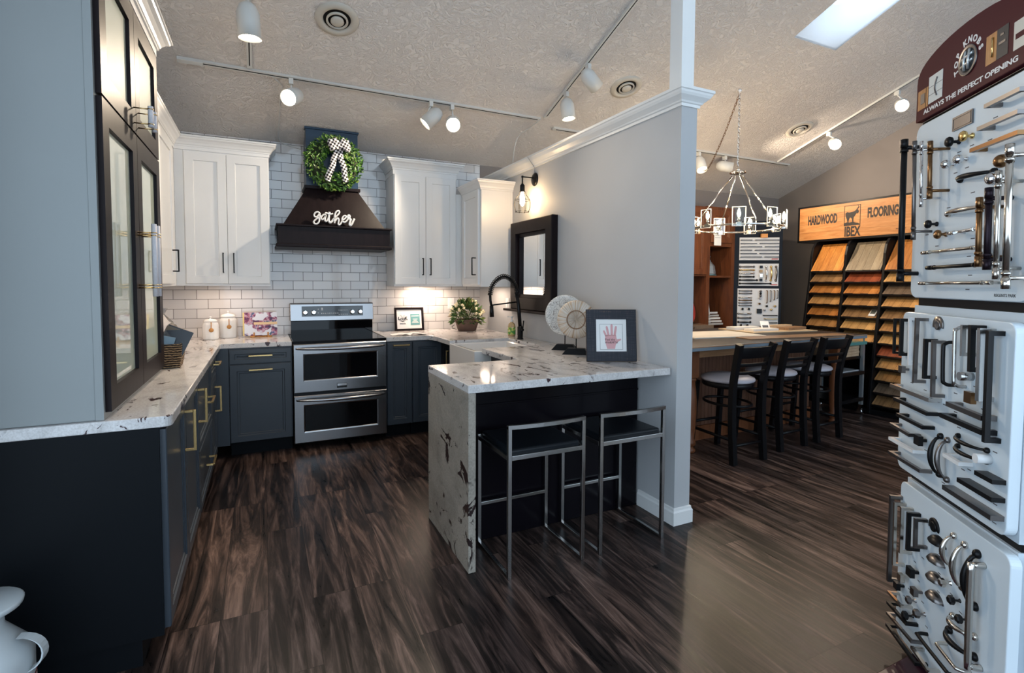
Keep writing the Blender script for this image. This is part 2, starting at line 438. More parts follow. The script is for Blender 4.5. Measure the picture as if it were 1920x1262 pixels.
def base_cab(label, loc, rz, w, fronts, m, depth=.585, top=.879, toe=.118, group=None, endm=None):
    """fronts: (kind, x0, x1, z0, z1, pull) with pull = (x, z, length, vertical) or None"""
    p = thing('base_cabinet', label, 'cabinet', loc, rz, group)
    MB().box(0, w, 0, depth, toe, top).build('body', m, p)
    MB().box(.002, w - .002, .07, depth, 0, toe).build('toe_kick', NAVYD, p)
    for kind, x0, x1, z0, z1, pl in fronts:
        d = door(p, kind, x0, x1, z0, z1, m, 'raised', .05 if kind == 'door' else .036)
        if pl: square_pull(d, pl[0], pl[1], pl[2], pl[3], BRASS)
    return p

# left run: faces +x, local x runs along +y
R90 = PI / 2; FX = -.345
p = base_cab('navy base cabinet at the near end of the left counter, closest to the milk can', (FX, 2.268, 0), R90, .531,
             [('door', .004, .528, .122, .868, (.487, .735, .185, True))], NAVY)
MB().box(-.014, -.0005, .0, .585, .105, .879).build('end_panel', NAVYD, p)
base_cab('navy base cabinet with one door, second from the near end of the left counter', (FX, 2.800, 0), R90, .529,
         [('door', .003, .526, .122, .868, (.487, .735, .185, True))], NAVY)
base_cab('navy two-drawer base cabinet with two horizontal brass pulls in the left run', (FX, 3.330, 0), R90, .789,
         [('drawer', .003, .786, .475, .868, (.42, .675, .185, False)), ('drawer', .003, .786, .122, .468, (.42, .29, .185, False))], NAVY)
base_cab('navy base cabinet with drawer above door beside the left inner corner', (FX, 4.120, 0), R90, .399,
         [('drawer', .003, .396, .735, .868, (.25, .815, .16, False)), ('door', .003, .396, .122, .728, (.24, .555, .185, True))], NAVY)
_cn = SC.objects['base_cabinet.003']
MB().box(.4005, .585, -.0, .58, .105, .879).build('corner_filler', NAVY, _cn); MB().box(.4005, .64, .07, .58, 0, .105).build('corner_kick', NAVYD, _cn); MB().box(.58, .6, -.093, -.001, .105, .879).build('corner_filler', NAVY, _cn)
# back run, faces -y
base_cab('navy base cabinet with one drawer and door left of the range', (-.25, 4.715, 0), 0, .458,
         [('drawer', .004, .452, .752, .868, (.226, .818, .172, False)), ('door', .004, .452, .122, .745, (.226, .705, .172, False))], NAVY)
base_cab('narrow navy pull-out cabinet with one brass pull, right of the range', (.985, 4.715, 0), 0, .232,
         [('door', .004, .228, .122, .868, (.126, .846, .145, False))], NAVY)
base_cab('navy base cabinet with a plain door and no pull, beside the narrow pull-out', (1.2175, 4.715, 0), 0, .285,
         [('door', .004, .279, .122, .868, None)], NAVY)
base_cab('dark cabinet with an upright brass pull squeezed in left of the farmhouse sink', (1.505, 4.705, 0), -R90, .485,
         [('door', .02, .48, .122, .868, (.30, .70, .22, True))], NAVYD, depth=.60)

# countertops
def rounded(pts, r, idx, n=5):
    out = []
    for i, p in enumerate(pts):
        if i not in idx: out.append(p); continue
        a = Vector(pts[i - 1]); c = Vector(pts[(i + 1) % len(pts)]); q = Vector(p)
        s = q + (a - q).normalized() * r; e = q + (c - q).normalized() * r
        for k in range(n + 1):
            t = k / n; v = s.lerp(q, t).lerp(q.lerp(e, t), t); out.append((v.x, v.y))
    return out
poly = rounded([(XL + .002, 2.249), (-.304, 2.249), (-.304, 4.693), (.208, 4.693), (.208, 5.332), (XL + .002, 5.332)], .035, [1])
tag(MB().prism(poly, .88, CZ, 'z').build('countertop', GRAN, bevel=.004), 'L-shaped white granite countertop on the left run, canisters and basket on it', 'countertop')
poly = [(.981, 4.693), (1.325, 4.693), (1.365, 4.672), (1.392, 4.63), (1.402, 4.55), (1.408, 4.205), (1.955, 4.205), (1.955, 3.615), (1.462, 3.615), (1.466, 2.995), (.869, 2.995),
        (.869, 2.318), (2.117, 2.318), (2.1265, 2.33), (2.1265, 5.332), (.981, 5.332)]
ct = thing('countertop', 'white granite countertop with a waterfall end wrapping the sink and peninsula', 'countertop', (0, 0, 0))
MB().prism(poly, .88, CZ, 'z').build('slab', GRAN, ct, bevel=.003)
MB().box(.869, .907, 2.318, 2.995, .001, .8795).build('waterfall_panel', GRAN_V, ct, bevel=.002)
# peninsula base and cabinet under the sink run
p = thing('peninsula_base', 'glossy black peninsula base behind the two steel stools', 'cabinet', (0, 0, 0))
MB().box(.9085, 2.1125, 2.62, 2.975, 0, .879).build('body', BLACKP, p)
b = MB(); b.box(.9085, 2.112, 2.605, 2.6195, .0, .879); b.box(.9085, 2.112, 2.598, 2.6045, .74, .752); b.build('back_panel', BLACKP, p, bevel=.002)
p = thing('base_cabinet', 'dark base cabinet between the farmhouse sink and the peninsula', 'cabinet', (1.52, 3.605, 0), -R90)
MB().box(.03, .62, .0, .585, .1, .879).build('body', BLACKP, p)
door(p, 'door', .035, .615, .115, .80, BLACKP, 'flat')
# farmhouse sink
p = thing('farmhouse_sink', 'white apron-front farmhouse sink under the black faucet', 'sink', (0, 0, 0))
x0, x1, y0, y1 = 1.405, 1.95, 3.622, 4.198
def rect(i, z): return [(x0 + i, y0 + i, z), (x1 - i, y0 + i, z), (x1 - i, y1 - i, z), (x0 + i, y1 - i, z)]
MB().nested([rect(.0, .65), rect(0, .893), rect(.004, .898), rect(.026, .898), rect(.032, .89), rect(.05, .69)]).build('basin', FIRECLAY, p)
MB().box(x0, x1, y0, y1, .63, .651).build('underside', FIRECLAY, p)
MB().lathe([(.001, .6935), (.035, .6935), (.04, .691)], 20, Tr(1.68, 3.91, 0)).build('drain', STEEL, p)

# ------------------------------------------------------------------ white wall cabinets
CPROF = [(0, 0), (.012, 0), (.012, .012), (.018, .018), (.024, .034), (.040, .056), (.056, .068), (.060, .078), (.068, .082), (.068, .095), (0, .095)]
def crown(z0, sc=1.0): return [(o * sc, z0 + z * sc) for o, z in CPROF]
def wall_cab(label, loc, rz, w, depth, z0, z1, doors, lo=.018, hi=.016, m=WHITE, group=None):
    p = thing('wall_cabinet', label, 'cabinet', loc, rz, group)
    MB().box(0, w, 0, depth, z0, z1).build('body', m, p)
    for x0, x1, pl in doors:
        d = door(p, 'door', x0, x1, z0 + lo, z1 - hi, m, 'shaker', .062)
        if pl is not None: square_pull(d, pl, z0 + .19, .165, True, BLACKM, w=.009)
    return p
p = wall_cab('white two-door wall cabinet left of the range hood', (-.555, 5.0, 0), 0, .618, .3325, 1.373, 2.464,
             [(.006, .300, .268), (.303, .612, .345)])
MB().box(0, .618, -.008, 0, 1.373, 1.389).build('light_rail', WHITE, p)
p = wall_cab('white two-door wall cabinet between the hood and the corner cabinet', (1.122, 5.0, 0), 0, .618, .3325, 1.373, 2.446,
             [(.006, .304, .270), (.307, .612, .345)])
b = MB().sweep([(0, .33), (0, -.001), (.618, -.001), (.618, .33)], crown(2.476)); b.sweep([(0, .33), (0, -.001), (.618, -.001), (.618, .33)], [(0, 2.430), (.006, 2.430), (.006, 2.476), (0, 2.476)])
b.box(0, .618, 0, .33, 2.44, 2.570); b.build('crown', WHITE, p)
p = thing('cabinet_filler', 'white filler strip between the right-hand wall cabinets', 'cabinet filler', (1.7405, 5.0, 0))
MB().box(0, .0675, 0, .3325, 1.373, 2.289).build('strip', WHITE, p)
p = wall_cab('white single-door wall cabinet on the partition beside the caged sconce', (1.81, 4.995, 0), -R90, .4975, .318, 1.373, 2.289, [(.040, .462, .412)])
MB().sweep([(0, -.001), (.4985, -.001), (.4985, .318)], crown(2.265, .92)).build('crown', WHITE, p)
MB().box(0, .4975, 0, .317, 2.289, 2.351).build('top', WHITE, p)
b = MB(); b.box(.4975, .5005, -.0, .018, 1.373, 2.289); b.box(.4975, .5005, .298, .317, 1.373, 2.289); b.build('end_stile', WHITE, p)
# left wall uppers, faces +x
p = wall_cab('white wall cabinet behind the tall glass cabinet on the left wall', (-.62, 3.415, 0), R90, .755, .33, 1.373, 2.464, [(.006, .375, None), (.379, .750, None)])
p = wall_cab('white wall cabinet with one black pull in the left inner corner', (-.62, 4.1705, 0), R90, .829, .33, 1.373, 2.464, [(.006, .60, .50)])
MB().box(.8300, 1.161, -.064, -.001, 1.373, 2.464).build('corner_filler', WHITE, p)
pth = [(-.62, 3.4155), (-.62, 5.0), (.0635, 5.0), (.0635, 5.332)]
b = MB().sweep([(q[0], q[1]) for q in pth], [(0, 2.4645), (.006, 2.4645), (.006, 2.505), (0, 2.505)]); b.sweep(pth, crown(2.49, .88))
b.prism([(XL + .002, 3.4155), (-.62, 3.4155), (-.62, 5.0), (.0635, 5.0), (.0635, 5.332), (XL + .002, 5.332)], 2.4645, 2.573, 'z')
tag(b.build('crown_moulding', WHITE), 'white crown moulding on the wall cabinets of the left corner', 'crown moulding')

# ------------------------------------------------------------------ glass fronted tower on the left counter
p = thing('display_cabinet', 'tall cabinet with dark glass doors and pale end panel on the left counter', 'cabinet', (0, 0, 0))
MB().box(XL + .002, -.528, 2.27, 3.40, CZ + .001, 2.60).build('end_panel', PANELW, p, bevel=.002)
MB().box(-.5278, -.5045, 2.266, 3.40, CZ + .001, 2.60).build('face_frame', PANELW, p)
mg = bpy.data.materials.new('backed_cabinet_glass'); mg.use_nodes = True; t = NT(mg)
t.b.inputs['Base Color'].default_value = (.50, .58, .50, 1); t.b.inputs['Roughness'].default_value = .5; t.b.inputs['Coat Weight'].default_value = 1; t.b.inputs['Coat Roughness'].default_value = .01; t.b.inputs['Coat IOR'].default_value = 2.3
ROPE = painted('white_rope', (.70, .68, .72), .7, .6, 90)
def glass_door(y0, y1, z0, z1, hy, hz, hl):
    fr = .085; xo, xi = -.486, -.504
    d = MB(); 
    L = lambda i, x: [(x, y0 + i, z0 + i), (x, y1 - i, z0 + i), (x, y1 - i, z1 - i), (x, y0 + i, z1 - i)]
    d.nested([L(0, xi), L(0, xo), L(fr, xo), L(fr + .002, xi + .003)], False)
    d = d.build('door', ESP, p)
    MB().box(xi + .001, xi + .004, y0 + fr, y1 - fr, z0 + fr, z1 - fr).build('glass', mg, d)
    h = MB(); h.tube([(xo + .06, hy, hz - hl / 2), (xo + .06, hy, hz + hl / 2)], .0105, 10); h.build('handle', ROPE, d)
    for s in (-1, 1):
        c = MB(); zz = hz + s * hl * .36
        for k in ((-.006, .006) if hl > .2 else (0,)):
            c.tube([(xo, hy, zz + k), (xo + .05, hy, zz + k)], .0028, 6); c.lathe([(.0118, -.002), (.0126, 0), (.0118, .002)], 12, Tr(xo + .06, hy, zz + k))
        c.build('handle_bracket', BRASS, d)
for i, (a, c) in enumerate(((2.286, 2.842), (2.847, 3.398))):
    hy = 2.800 if i == 0 else 2.888
    glass_door(a, c, .945, 2.045, hy, 1.50, .32); glass_door(a, c, 2.055, 2.592, hy, 2.125, .09)
b = MB(); pth = [(XL + .002, 2.262), (-.490, 2.262), (-.490, 3.404), (XL + .1, 3.404)]
b.sweep(pth, [(0, 2.6005), (.004, 2.6005), (.004, 2.645), (0, 2.645)]); b.sweep(pth, [(o * 1.05, 2.635 + z * .75) for o, z in CPROF]); b.box(XL + .002, -.490, 2.262, 3.404, 2.6005, 2.70)
b.build('crown', WHITE, p)
# ------------------------------------------------------------------ range
rg = thing('kitchen_range', 'stainless double-oven range with black glass cooktop under the hood', 'range', (.2155, 4.70, 0))
W = .759
MB().box(.003, W - .003, .002, .605, .05, .898).build('body', BLACKS, rg)
b = MB(); b.box(-.002, W + .002, -.018, .60, .899, .916); b.build('cooktop', GLASSB, rg, bevel=.004)
MB().box(.004, W - .004, -.012, .003, .896, .899).build('vent_strip', BLACKS, rg)
def oven(z0, z1, wz0, wz1):
    fr = MB(); yo = -.042
    R = lambda i, y, a=0, c=W, d=z0, e=z1: [(a + i, y, d + i), (c - i, y, d + i), (c - i, y, e - i), (a + i, y, e - i)]
    win = lambda i, y: [(.083 + i, y, wz0 + i), (W - .083 - i, y, wz0 + i), (W - .083 - i, y, wz1 - i), (.083 + i, y, wz1 - i)]
    fr.nested([R(0, .0), R(0, yo + .006), R(.006, yo), win(-.008, yo), win(0, yo + .003), win(.003, yo + .006)], False)
    d = fr.build('oven_door', STEEL, rg)
    MB().add(win(.002, yo + .006), [(0, 1, 2, 3)]).build('window', GLASSB, d)
    zz = z1 - .035
    pts = [(.02 + (W - .04) * k / 14, yo - .018 - .034 * math.sin(PI * k / 14) ** .7, zz - .004 * math.sin(PI * k / 14)) for k in range(15)]
    h = MB().tube(pts, [.006 + .008 * math.sin(PI * k / 14) ** .5 for k in range(15)], 12)
    for s in (.03, W - .03): h.tube([(s, yo, zz), (s, yo - .022, zz)], .008, 8)
    h.build('handle', STEEL, d); return d
up = oven(.487, .892, .588, .802); oven(.064, .462, .158, .376)
b = MB().box(.339, .42, -.048, -.042, .508, .548); bd = b.build('badge', BLACKG, up, bevel=.002)
MB().box(.342, .417, -.0495, -.048, .527, .545).build('badge_plate', CHROME, bd)
MB().box(.012, W - .012, .545, .605, .916, 1.050).build('backguard', GLASSB, rg)
cp = MB().prism([(.525, 1.045), (.605, 1.045), (.605, 1.212), (.560, 1.212), (.545, 1.205)], .004, W - .004, 'x').build('control_panel', STEEL, rg, bevel=.006)
Mc = Tr(0, .5285, 1.055) @ Rx(-math.atan2(.02, .16))
def pan(x0, x1, z0, z1, y0=-.003, y1=.004): return MB().box(x0, x1, y0, y1, z0, z1, Mc)
pan(.105, .655, .032, .128).build('display', BLACKG, cp)
for x in (.135, .208, .555, .628):
    k = MB().lathe([(.024, 0), (.024, .006), (.019, .010), (.019, .028), (.016, .031)], 20, Mc @ Tr(x, -.003, .068) @ Rx(PI / 2)); k.box(x - .003, x + .003, -.038, -.030, .052, .086, Mc)
    k.build('knob', CHROME, cp)
b = MB()
for i in range(9): b.box(.275 + i * .018, .283 + i * .018, -.0045, -.0031, .055, .063, Mc)
for i in range(5):
    for j in range(2): b.box(.43 + i * .018, .438 + i * .018, -.0045, -.0031, .045 + j * .04, .050 + j * .04, Mc)
for i in range(2): b.box(.245, .252, -.0045, -.0031, .06 + i * .035, .068 + i * .035, Mc); b.box(.275, .29, -.0045, -.0031, .09 + i * .014, .098 + i * .014, Mc)
b.build('button_print', IVORY, cp)

# ------------------------------------------------------------------ hood
hd = thing('range_hood', 'dark wooden range hood with flared canopy and tall chimney', 'range hood', (0, 0, 0))
b = MB().box(.362, .806, 5.05, 5.3325, 2.27, 2.765); b.build('chimney', CHIMB, hd)
b = MB(); b.box(.352, .816, 5.040, 5.3325, 2.766, 2.784); b.build('top_moulding', CHIMB, hd, bevel=.003)
b = MB().box(.345, .825, 5.035, 5.3325, 2.240, 2.269); b.build('collar', ESP, hd, bevel=.004)
b = MB(); lo = [(.165, 4.895, 1.9005), (1.015, 4.895, 1.9005), (1.015, 5.3325, 1.9005), (.165, 5.3325, 1.9005)]
hi = [(.362, 5.05, 2.239), (.806, 5.05, 2.239), (.806, 5.3325, 2.239), (.362, 5.3325, 2.239)]
b.add(lo + hi, [(3, 2, 1, 0), (4, 5, 6, 7), (0, 1, 5, 4), (1, 2, 6, 5), (2, 3, 7, 6), (3, 0, 4, 7)]); b.build('canopy', ESP, hd)
MB().box(.125, 1.055, 4.865, 5.3325, 1.7365, 1.882).build('band', ESP, hd)
MB().box(.107, 1.0725, 4.848, 5.3325, 1.8825, 1.900).build('ledge', ESP, hd, bevel=.005)
MB().box(.107, 1.0725, 4.848, 5.3325, 1.705, 1.736).build('bottom_moulding', ESP, hd, bevel=.006)
# script word standing on the hood ledge
ST = [[(400, 240), (330, 195), (250, 220), (205, 290), (225, 350), (290, 360), (360, 300), (400, 240), (395, 350), (382, 480), (340, 560), (270, 595), (200, 560), (190, 510), (250, 450), (330, 400), (420, 360), (450, 330)],
      [(625, 290), (560, 280), (480, 330), (450, 400), (480, 450), (540, 420), (600, 340), (625, 290), (590, 400), (580, 480), (620, 510), (670, 470), (705, 400)],
      [(745, 200), (730, 300), (715, 450), (740, 540), (790, 550), (850, 480), (880, 440)], [(590, 240), (640, 235), (720, 262), (800, 270), (865, 250)],
      [(870, 450), (960, 370), (1060, 280), (1100, 200), (1060, 165), (980, 200), (930, 320), (918, 450), (922, 580)],
      [(925, 530), (1000, 430), (1060, 420), (1070, 500), (1052, 600), (1090, 640), (1150, 580), (1200, 490)],
      [(1195, 490), (1290, 430), (1335, 370), (1310, 330), (1240, 350), (1195, 430), (1210, 520), (1280, 550), (1360, 500), (1420, 420)],
      [(1415, 420), (1395, 360), (1425, 318), (1465, 330), (1470, 380), (1440, 440), (1505, 450), (1480, 540), (1462, 620), (1500, 655), (1550, 610), (1600, 510), (1645, 430)]]
b = MB()
for s in ST:
    pts = [(.400 + (x - 170) * .000233, 4.868, 1.9105 + (592 + (x - 270) * .062 - y) * .000262) for x, y in s]
    b.tube(smooth(pts, 5), .0094, 8, flat=.8)
tag(b.build('script_word', IVORY), 'white script word gather standing on the hood ledge', 'word sign')
# wreath
wr = thing('boxwood_wreath', 'green boxwood wreath with a checked bow hanging on the hood chimney', 'wreath', (.588, 5.015, 2.468)); wr.scale = (1.13, 1.13, 1.13)
LEAF = mat('boxwood_leaf', rough=.45); t = NT(LEAF); g = t.n('ShaderNodeObjectInfo')
geo = t.n('ShaderNodeNewGeometry'); t.base(t.ramp(geo.outputs['Random Per Island'], [(0, (.012, .045, .008)), (.5, (.035, .11, .012)), (.85, (.10, .22, .025)), (1, (.22, .30, .06))]))
def leaf(b, c, d, up, L, w):
    d = d.normalized(); s = d.cross(up).normalized(); n = s.cross(d)
    b.add([c, c + d * L * .35 + s * w + n * w * .3, c + d * L, c + d * L * .35 - s * w + n * w * .3, c + d * L * .5 - n * w * .1], [(0, 1, 4), (1, 2, 4), (2, 3, 4), (3, 0, 4)])
rnd = random.Random(4)
b = MB()
for i in range(1500):
    a = rnd.uniform(0, 2 * PI); q = rnd.uniform(0, 2 * PI); rr = .062 * math.sqrt(rnd.uniform(.25, 1))
    c = Vector(((.150 + rr * math.cos(q)) * math.cos(a), -.012 - .035 * (1 + math.sin(q)), (.150 + rr * math.cos(q)) * math.sin(a)))
    tang = Vector((-math.sin(a), 0, math.cos(a))) * (1 if rnd.random() < .75 else -.3)
    d = tang * .6 + Vector((math.cos(q) * math.cos(a), math.sin(q) * .8 - .35, math.cos(q) * math.sin(a))) * .8 + Vector((rnd.uniform(-.5, .5), rnd.uniform(-.5, .1), rnd.uniform(-.5, .5)))
    leaf(b, c, d, Vector((rnd.uniform(-1, 1), -1, rnd.uniform(-1, 1))), rnd.uniform(.022, .036), rnd.uniform(.006, .0095))
b.build('foliage', LEAF, wr)
MB().tube([(.15 * math.cos(2 * PI * k / 40), -.03, .15 * math.sin(2 * PI * k / 40)) for k in range(40)], .035, 8, True).build('ring', mat('twig_ring', (.02, .03, .01), .9), wr)
GING = mat('black_white_check', rough=.8); t = NT(GING); ck = t.n('ShaderNodeTexChecker'); ck.inputs['Scale'].default_value = 66
ck.inputs['Color1'].default_value = (.78, .74, .75, 1); ck.inputs['Color2'].default_value = (.02, .02, .02, 1)
tc = t.n('ShaderNodeTexCoord'); mp = t.n('ShaderNodeMapping'); mp.inputs['Rotation'].default_value = (0, .3, 0); mp.inputs['Location'].default_value = (.003, .5, .004); mp.inputs['Scale'].default_value = (1, .001, 1)
t.l(tc.outputs['Object'], mp.inputs[0]); t.l(mp.outputs[0], ck.inputs['Vector']); t.base(ck.outputs['Color'])
def ribbon(b, pts, w, wd):
    P = [Vector(p) for p in pts]; wv = Vector(wd).normalized() * w; vs = []; n = len(P)
    for q in P: vs += [q - wv, q + wv]
    for q in P: vs += [q - wv + Vector((0, .0025, 0)), q + wv + Vector((0, .0025, 0))]
    fs = []
    for i in range(n - 1):
        k = 2 * i; fs += [(k, k + 1, k + 3, k + 2), (2 * n + k, 2 * n + k + 2, 2 * n + k + 3, 2 * n + k + 1), (k, k + 2, 2 * n + k + 2, 2 * n + k), (k + 1, 2 * n + k + 1, 2 * n + k + 3, k + 3)]
    b.add(vs, fs, True)
bw = MB(); cx, cy, cz = .028, -.10, .125
for s, ang, L in ((-1, .25, .085), (-1, -.35, .075), (1, .3, .085), (1, -.25, .09), (1, .75, .07), (-1, .8, .065)):
    pts = []
    for k in range(13):
        u = k / 12; rr = L * math.sin(PI * u) ; off = .022 * math.sin(2 * PI * u)
        pts.append((cx + s * math.cos(ang) * rr, cy - .012 + off, cz + math.sin(ang) * rr))
    ribbon(bw, pts, .022, (-s * math.sin(ang), 0, math.cos(ang)))
bw.ball((cx, cy - .012, cz), .02, 10, 6, (1, .7, 1)); bow = bw.build('bow', GING, wr)
for dx in (-.085, .055):
    r = MB(); pts = [(cx + dx * (k / 10) + .004 * math.sin(k * 1.3), cy - .004 + .012 * math.sin(k * .7), cz - .275 * k / 10) for k in range(11)]
    ribbon(r, pts, .022, (1, 0, dx * 4)); r.build('ribbon_tail', GING, bow)

# ------------------------------------------------------------------ faucet and things on the counters
fc = thing('kitchen_faucet', 'matte black spring faucet arching over the farmhouse sink', 'faucet', (2.008, 4.08, CZ))
MB().lathe([(.030, 0), (.030, .006), (.026, .008), (.026, .105), (.020, .112)], 20).build('base', BLACKM, fc)
MB().tube([(0, 0, .11), (-.012, 0, .24), (-.034, 0, .395)], [.017, .017, .0165], 14).build('stem', BLACKM, fc)
ap = smooth([(-.034, 0, .395), (-.048, 0, .46), (-.090, 0, .520), (-.158, 0, .545), (-.222, 0, .515), (-.268, 0, .455), (-.284, 0, .385)], 10)
MB().tube(ap, .009, 10).build('hose', BLACKM, fc)
cs = MB(); n = len(ap); pts = []
turns = 27
for k in range(turns * 8 + 1):
    u = k / (turns * 8) * (n - 1); i = min(int(u), n - 2); fr = u - i; c = ap[i].lerp(ap[i + 1], fr); T = (ap[i + 1] - ap[i]).normalized()
    N = Vector((0, 1, 0)); Bv = T.cross(N); a = 2 * PI * k / 8; pts.append(c + (N * math.cos(a) + Bv * math.sin(a)) * .0205)
cs.tube(pts, .0036, 5); cs.build('spring', BLACKM, fc)
MB().tube([(-.284, 0, .385), (-.282, 0, .34), (-.272, 0, .295)], .011, 10).build('lower_hose', BLACKM, fc)
MB().tube([(-.272, 0, .295), (-.268, 0, .20)], [.016, .020], 14).build('spray_head', BLACKM, fc)
MB().tube([(-.03, 0, .325), (-.272, 0, .300)], .0065, 8).build('support_arm', BLACKM, fc)
b = MB(); b.tube([(0, -.026, .085), (.0, -.058, .085)], .011, 10); b.tube([(0, -.052, .085), (.006, -.056, .165)], .0055, 8); b.build('lever', BLACKM, fc)

sb = thing('soap_bottle', 'clear pump soap bottle with a green and yellow label behind the sink', 'soap bottle', (2.045, 4.33, CZ), -.9)
SOAP = mat('soap_liquid', (.75, .55, .30), .1, trans=.5); 
MB().lathe([(.030, 0), (.036, .004), (.037, .09), (.030, .115), (.013, .128), (.013, .135)], 20, Matrix.Diagonal((1, .72, 1, 1))).build('bottle', SOAP, sb)
LBL = mat('soap_label', rough=.5); t = NT(LBL); t.base(t.ramp(t.noise(t.coords(), 38, 2), [(.38, (.08, .30, .06)), (.5, (.55, .55, .12)), (.6, (.75, .72, .60)), (.68, (.10, .22, .30))], 'CONSTANT'))
MB().lathe([(.0375, .018), (.0378, .02), (.0378, .082), (.0375, .084)], 20, Matrix.Diagonal((1, .73, 1, 1))).build('label_wrap', LBL, sb)
b = MB().lathe([(.015, .133), (.015, .15), (.006, .152), (.006, .172), (.014, .174), (.014, .182)], 14); b.box(-.045, 0, -.006, .006, .174, .183); b.build('pump', mat('clear_plastic', (.75, .75, .74), .2), sb)

# canisters
for i, (x, y, r, h, lab) in enumerate(((-.40, 5.11, .060, .195, 'shorter white fluted canister with a round wooden tag, left of the pair'), (-.275, 5.21, .067, .235, 'taller white fluted canister with a round wooden tag, right of the pair'))):
    c = thing('canister', lab, 'canister', (x, y, CZ), .5, 'white canisters')
    fl = MB(); n = 48
    prof = [(.92, 0), (.97, .01), (1, .06), (1, .62), (.93, .70), (.82, .745), (.82, .76)]
    vs = []; fs = []
    for (q, z) in prof:
        for k in range(n):
            a = 2 * PI * k / n; w = 1 + (.02 * math.cos(12 * a) if .02 < z < .7 else 0); vs.append((r * q * w * math.cos(a), r * q * w * math.sin(a), z * h))
    for j in range(len(prof) - 1):
        for k in range(n): fs.append((j * n + k, j * n + (k + 1) % n, (j + 1) * n + (k + 1) % n, (j + 1) * n + k))
    fs.append(tuple(range(n))[::-1]); fs.append(tuple(range((len(prof) - 1) * n, len(prof) * n)))
    fl.add(vs, fs, True); fl.build('jar', CERAM, c)
    MB().lathe([(.83 * r, .761 * h), (.86 * r, .765 * h), (.86 * r, .80 * h), (.70 * r, .86 * h), (.1 * r, .90 * h), (.08 * r, .93 * h), (.17 * r, .96 * h), (.14 * r, .99 * h), (0.001, h)], 28).build('lid', CERAM, c)
    tg = MB(); a = -PI / 2 + .15 - .5; d = Vector((math.cos(a), math.sin(a), 0)); Mt = Tr(*(d * (r * 1.06))) @ Rz(a + PI / 2)
    tg.lathe([(.001, -.002), (.018, -.002), (.018, .002), (.001, .002)], 18, Mt @ Tr(0, 0, .42 * h) @ Rx(PI / 2))
    for k in range(6): tg.ball(Vector((0, -.002, .42 * h + .022 + k * .0085)), .0045, 8, 6, M=Mt)
    tg.build('wooden_tag', mat('tag_wood', (.50, .24, .07), .5), c)
# cookbook on an easel
bk = thing('tabletop_easel', 'small wooden easel on the counter holding the picture cookbook', 'easel', (-.02, 5.165, CZ), .04)
WEAS = wood('easel_wood', (.42, .17, .04), (.62, .30, .09), (14, 2, 2))
b = MB(); b.box(-.075, .075, -.025, .02, .0, .012); b.box(-.085, -.05, -.05, .01, 0, .014); b.box(.05, .085, -.05, .01, 0, .014)
for s in (-.055, .055): b.box(s - .006, s + .006, -.045, -.033, .012, .045)
b.build('base', WEAS, bk, bevel=.003)
MB().box(-.05, .05, 0, .008, .01, .17, Tr(0, .02, 0) @ Rx(-.22)).build('back_rest', WEAS, bk)
ck = thing('cookbook', 'open-faced picture cookbook with food photos and a tan band, on the easel', 'book', (-.02, 5.142, CZ + .0155), .04)
Mk = Rx(-.2)
CVR = mat('cookbook_cover', rough=.35); t = NT(CVR)
v = t.coords((1, .01, 1)); n1 = t.noise(v, 22, 4, .6); n2 = t.noise(v, 9, 2, .5)
food = t.ramp(n1, [(.38, (.04, .02, .07)), (.46, (.20, .04, .10)), (.51, (.38, .12, .20)), (.55, (.62, .42, .46)), (.60, (.10, .08, .26)), (.68, (.04, .12, .12))], 'LINEAR')
t.base(t.mix(t.ramp(n2, [(.45, (0, 0, 0)), (.48, (1, 1, 1))]), (.70, .72, .80), food))
MB().box(-.128, .132, -.006, .006, 0, .205, Mk).build('cover', CVR, ck)
MB().box(-.140, -.1285, -.006, .006, 0, .205, Mk).build('spine', mat('yellow_spine', (.75, .58, .22), .5), ck)
MB().box(-.055, .132, -.0075, -.0062, .095, .118, Mk).build('title_band', mat('tan_band', (.78, .56, .32), .5), ck)
# framed sign with teal card
fs_ = thing('framed_sign', 'dark framed sign reading LOOK with a teal card, leaning on the tile', 'picture frame', (1.335, 5.245, CZ), .0)
Mf = Rx(-.17); WF, HF = .298, .238
def frame_ring(b, w, h, t, d, M, step=True):
    L = lambda i, y: [M @ Vector(p) for p in ((-w / 2 + i, y, i), (w / 2 - i, y, i), (w / 2 - i, y, h - i), (-w / 2 + i, y, h - i))]
    b.nested([L(0, d), L(0, 0), L(.003, -.003), L(t - .003, -.001), L(t, .004), L(t, d)], False)
b = MB(); frame_ring(b, WF, HF, .022, .018, Mf); b.build('frame', ESP, fs_)
MB().box(-WF / 2 + .02, WF / 2 - .02, .008, .012, .02, HF - .02, Mf).build('paper', PAPER, fs_)
MB().box(.012, .108, .0065, .0078, .058, .172, Mf).build('teal_card', TEAL, fs_)
T0 = Mf @ Tr(0, .0068, 0)
lt = [text('L', .044, INK, 'x', fs_, T0 @ Tr(-.103, 0, .127), bold=.0012), text('K', .044, INK, 'x', fs_, T0 @ Tr(-.033, 0, .127), bold=.0012)]
b = MB()
for s in (-.081, -.056): b.tube([T0 @ Vector((s + .010 * math.cos(2 * PI * k / 16), 0, .122 + .010 * math.sin(2 * PI * k / 16))) for k in range(16)], .0022, 5, True)
b.add([T0 @ Vector(p) for p in ((-.108, 0, .105), (-.068, 0, .094), (-.028, 0, .105), (-.068, 0, .102))], [(0, 1, 3), (1, 2, 3)])
for s in (-1, 1): b.tube([T0 @ Vector((-.068 + s * (.002 + .022 * k / 8), 0, .135 + .024 * math.sin(PI * .62 * k / 8))) for k in range(9)], .0011, 5)
b.build('lettering_mark', INK, fs_); merge_text(lt, 'lettering')
text('inside', .026, GREYINK, 'small_lettering', fs_, T0 @ Tr(-.068, 0, .076))
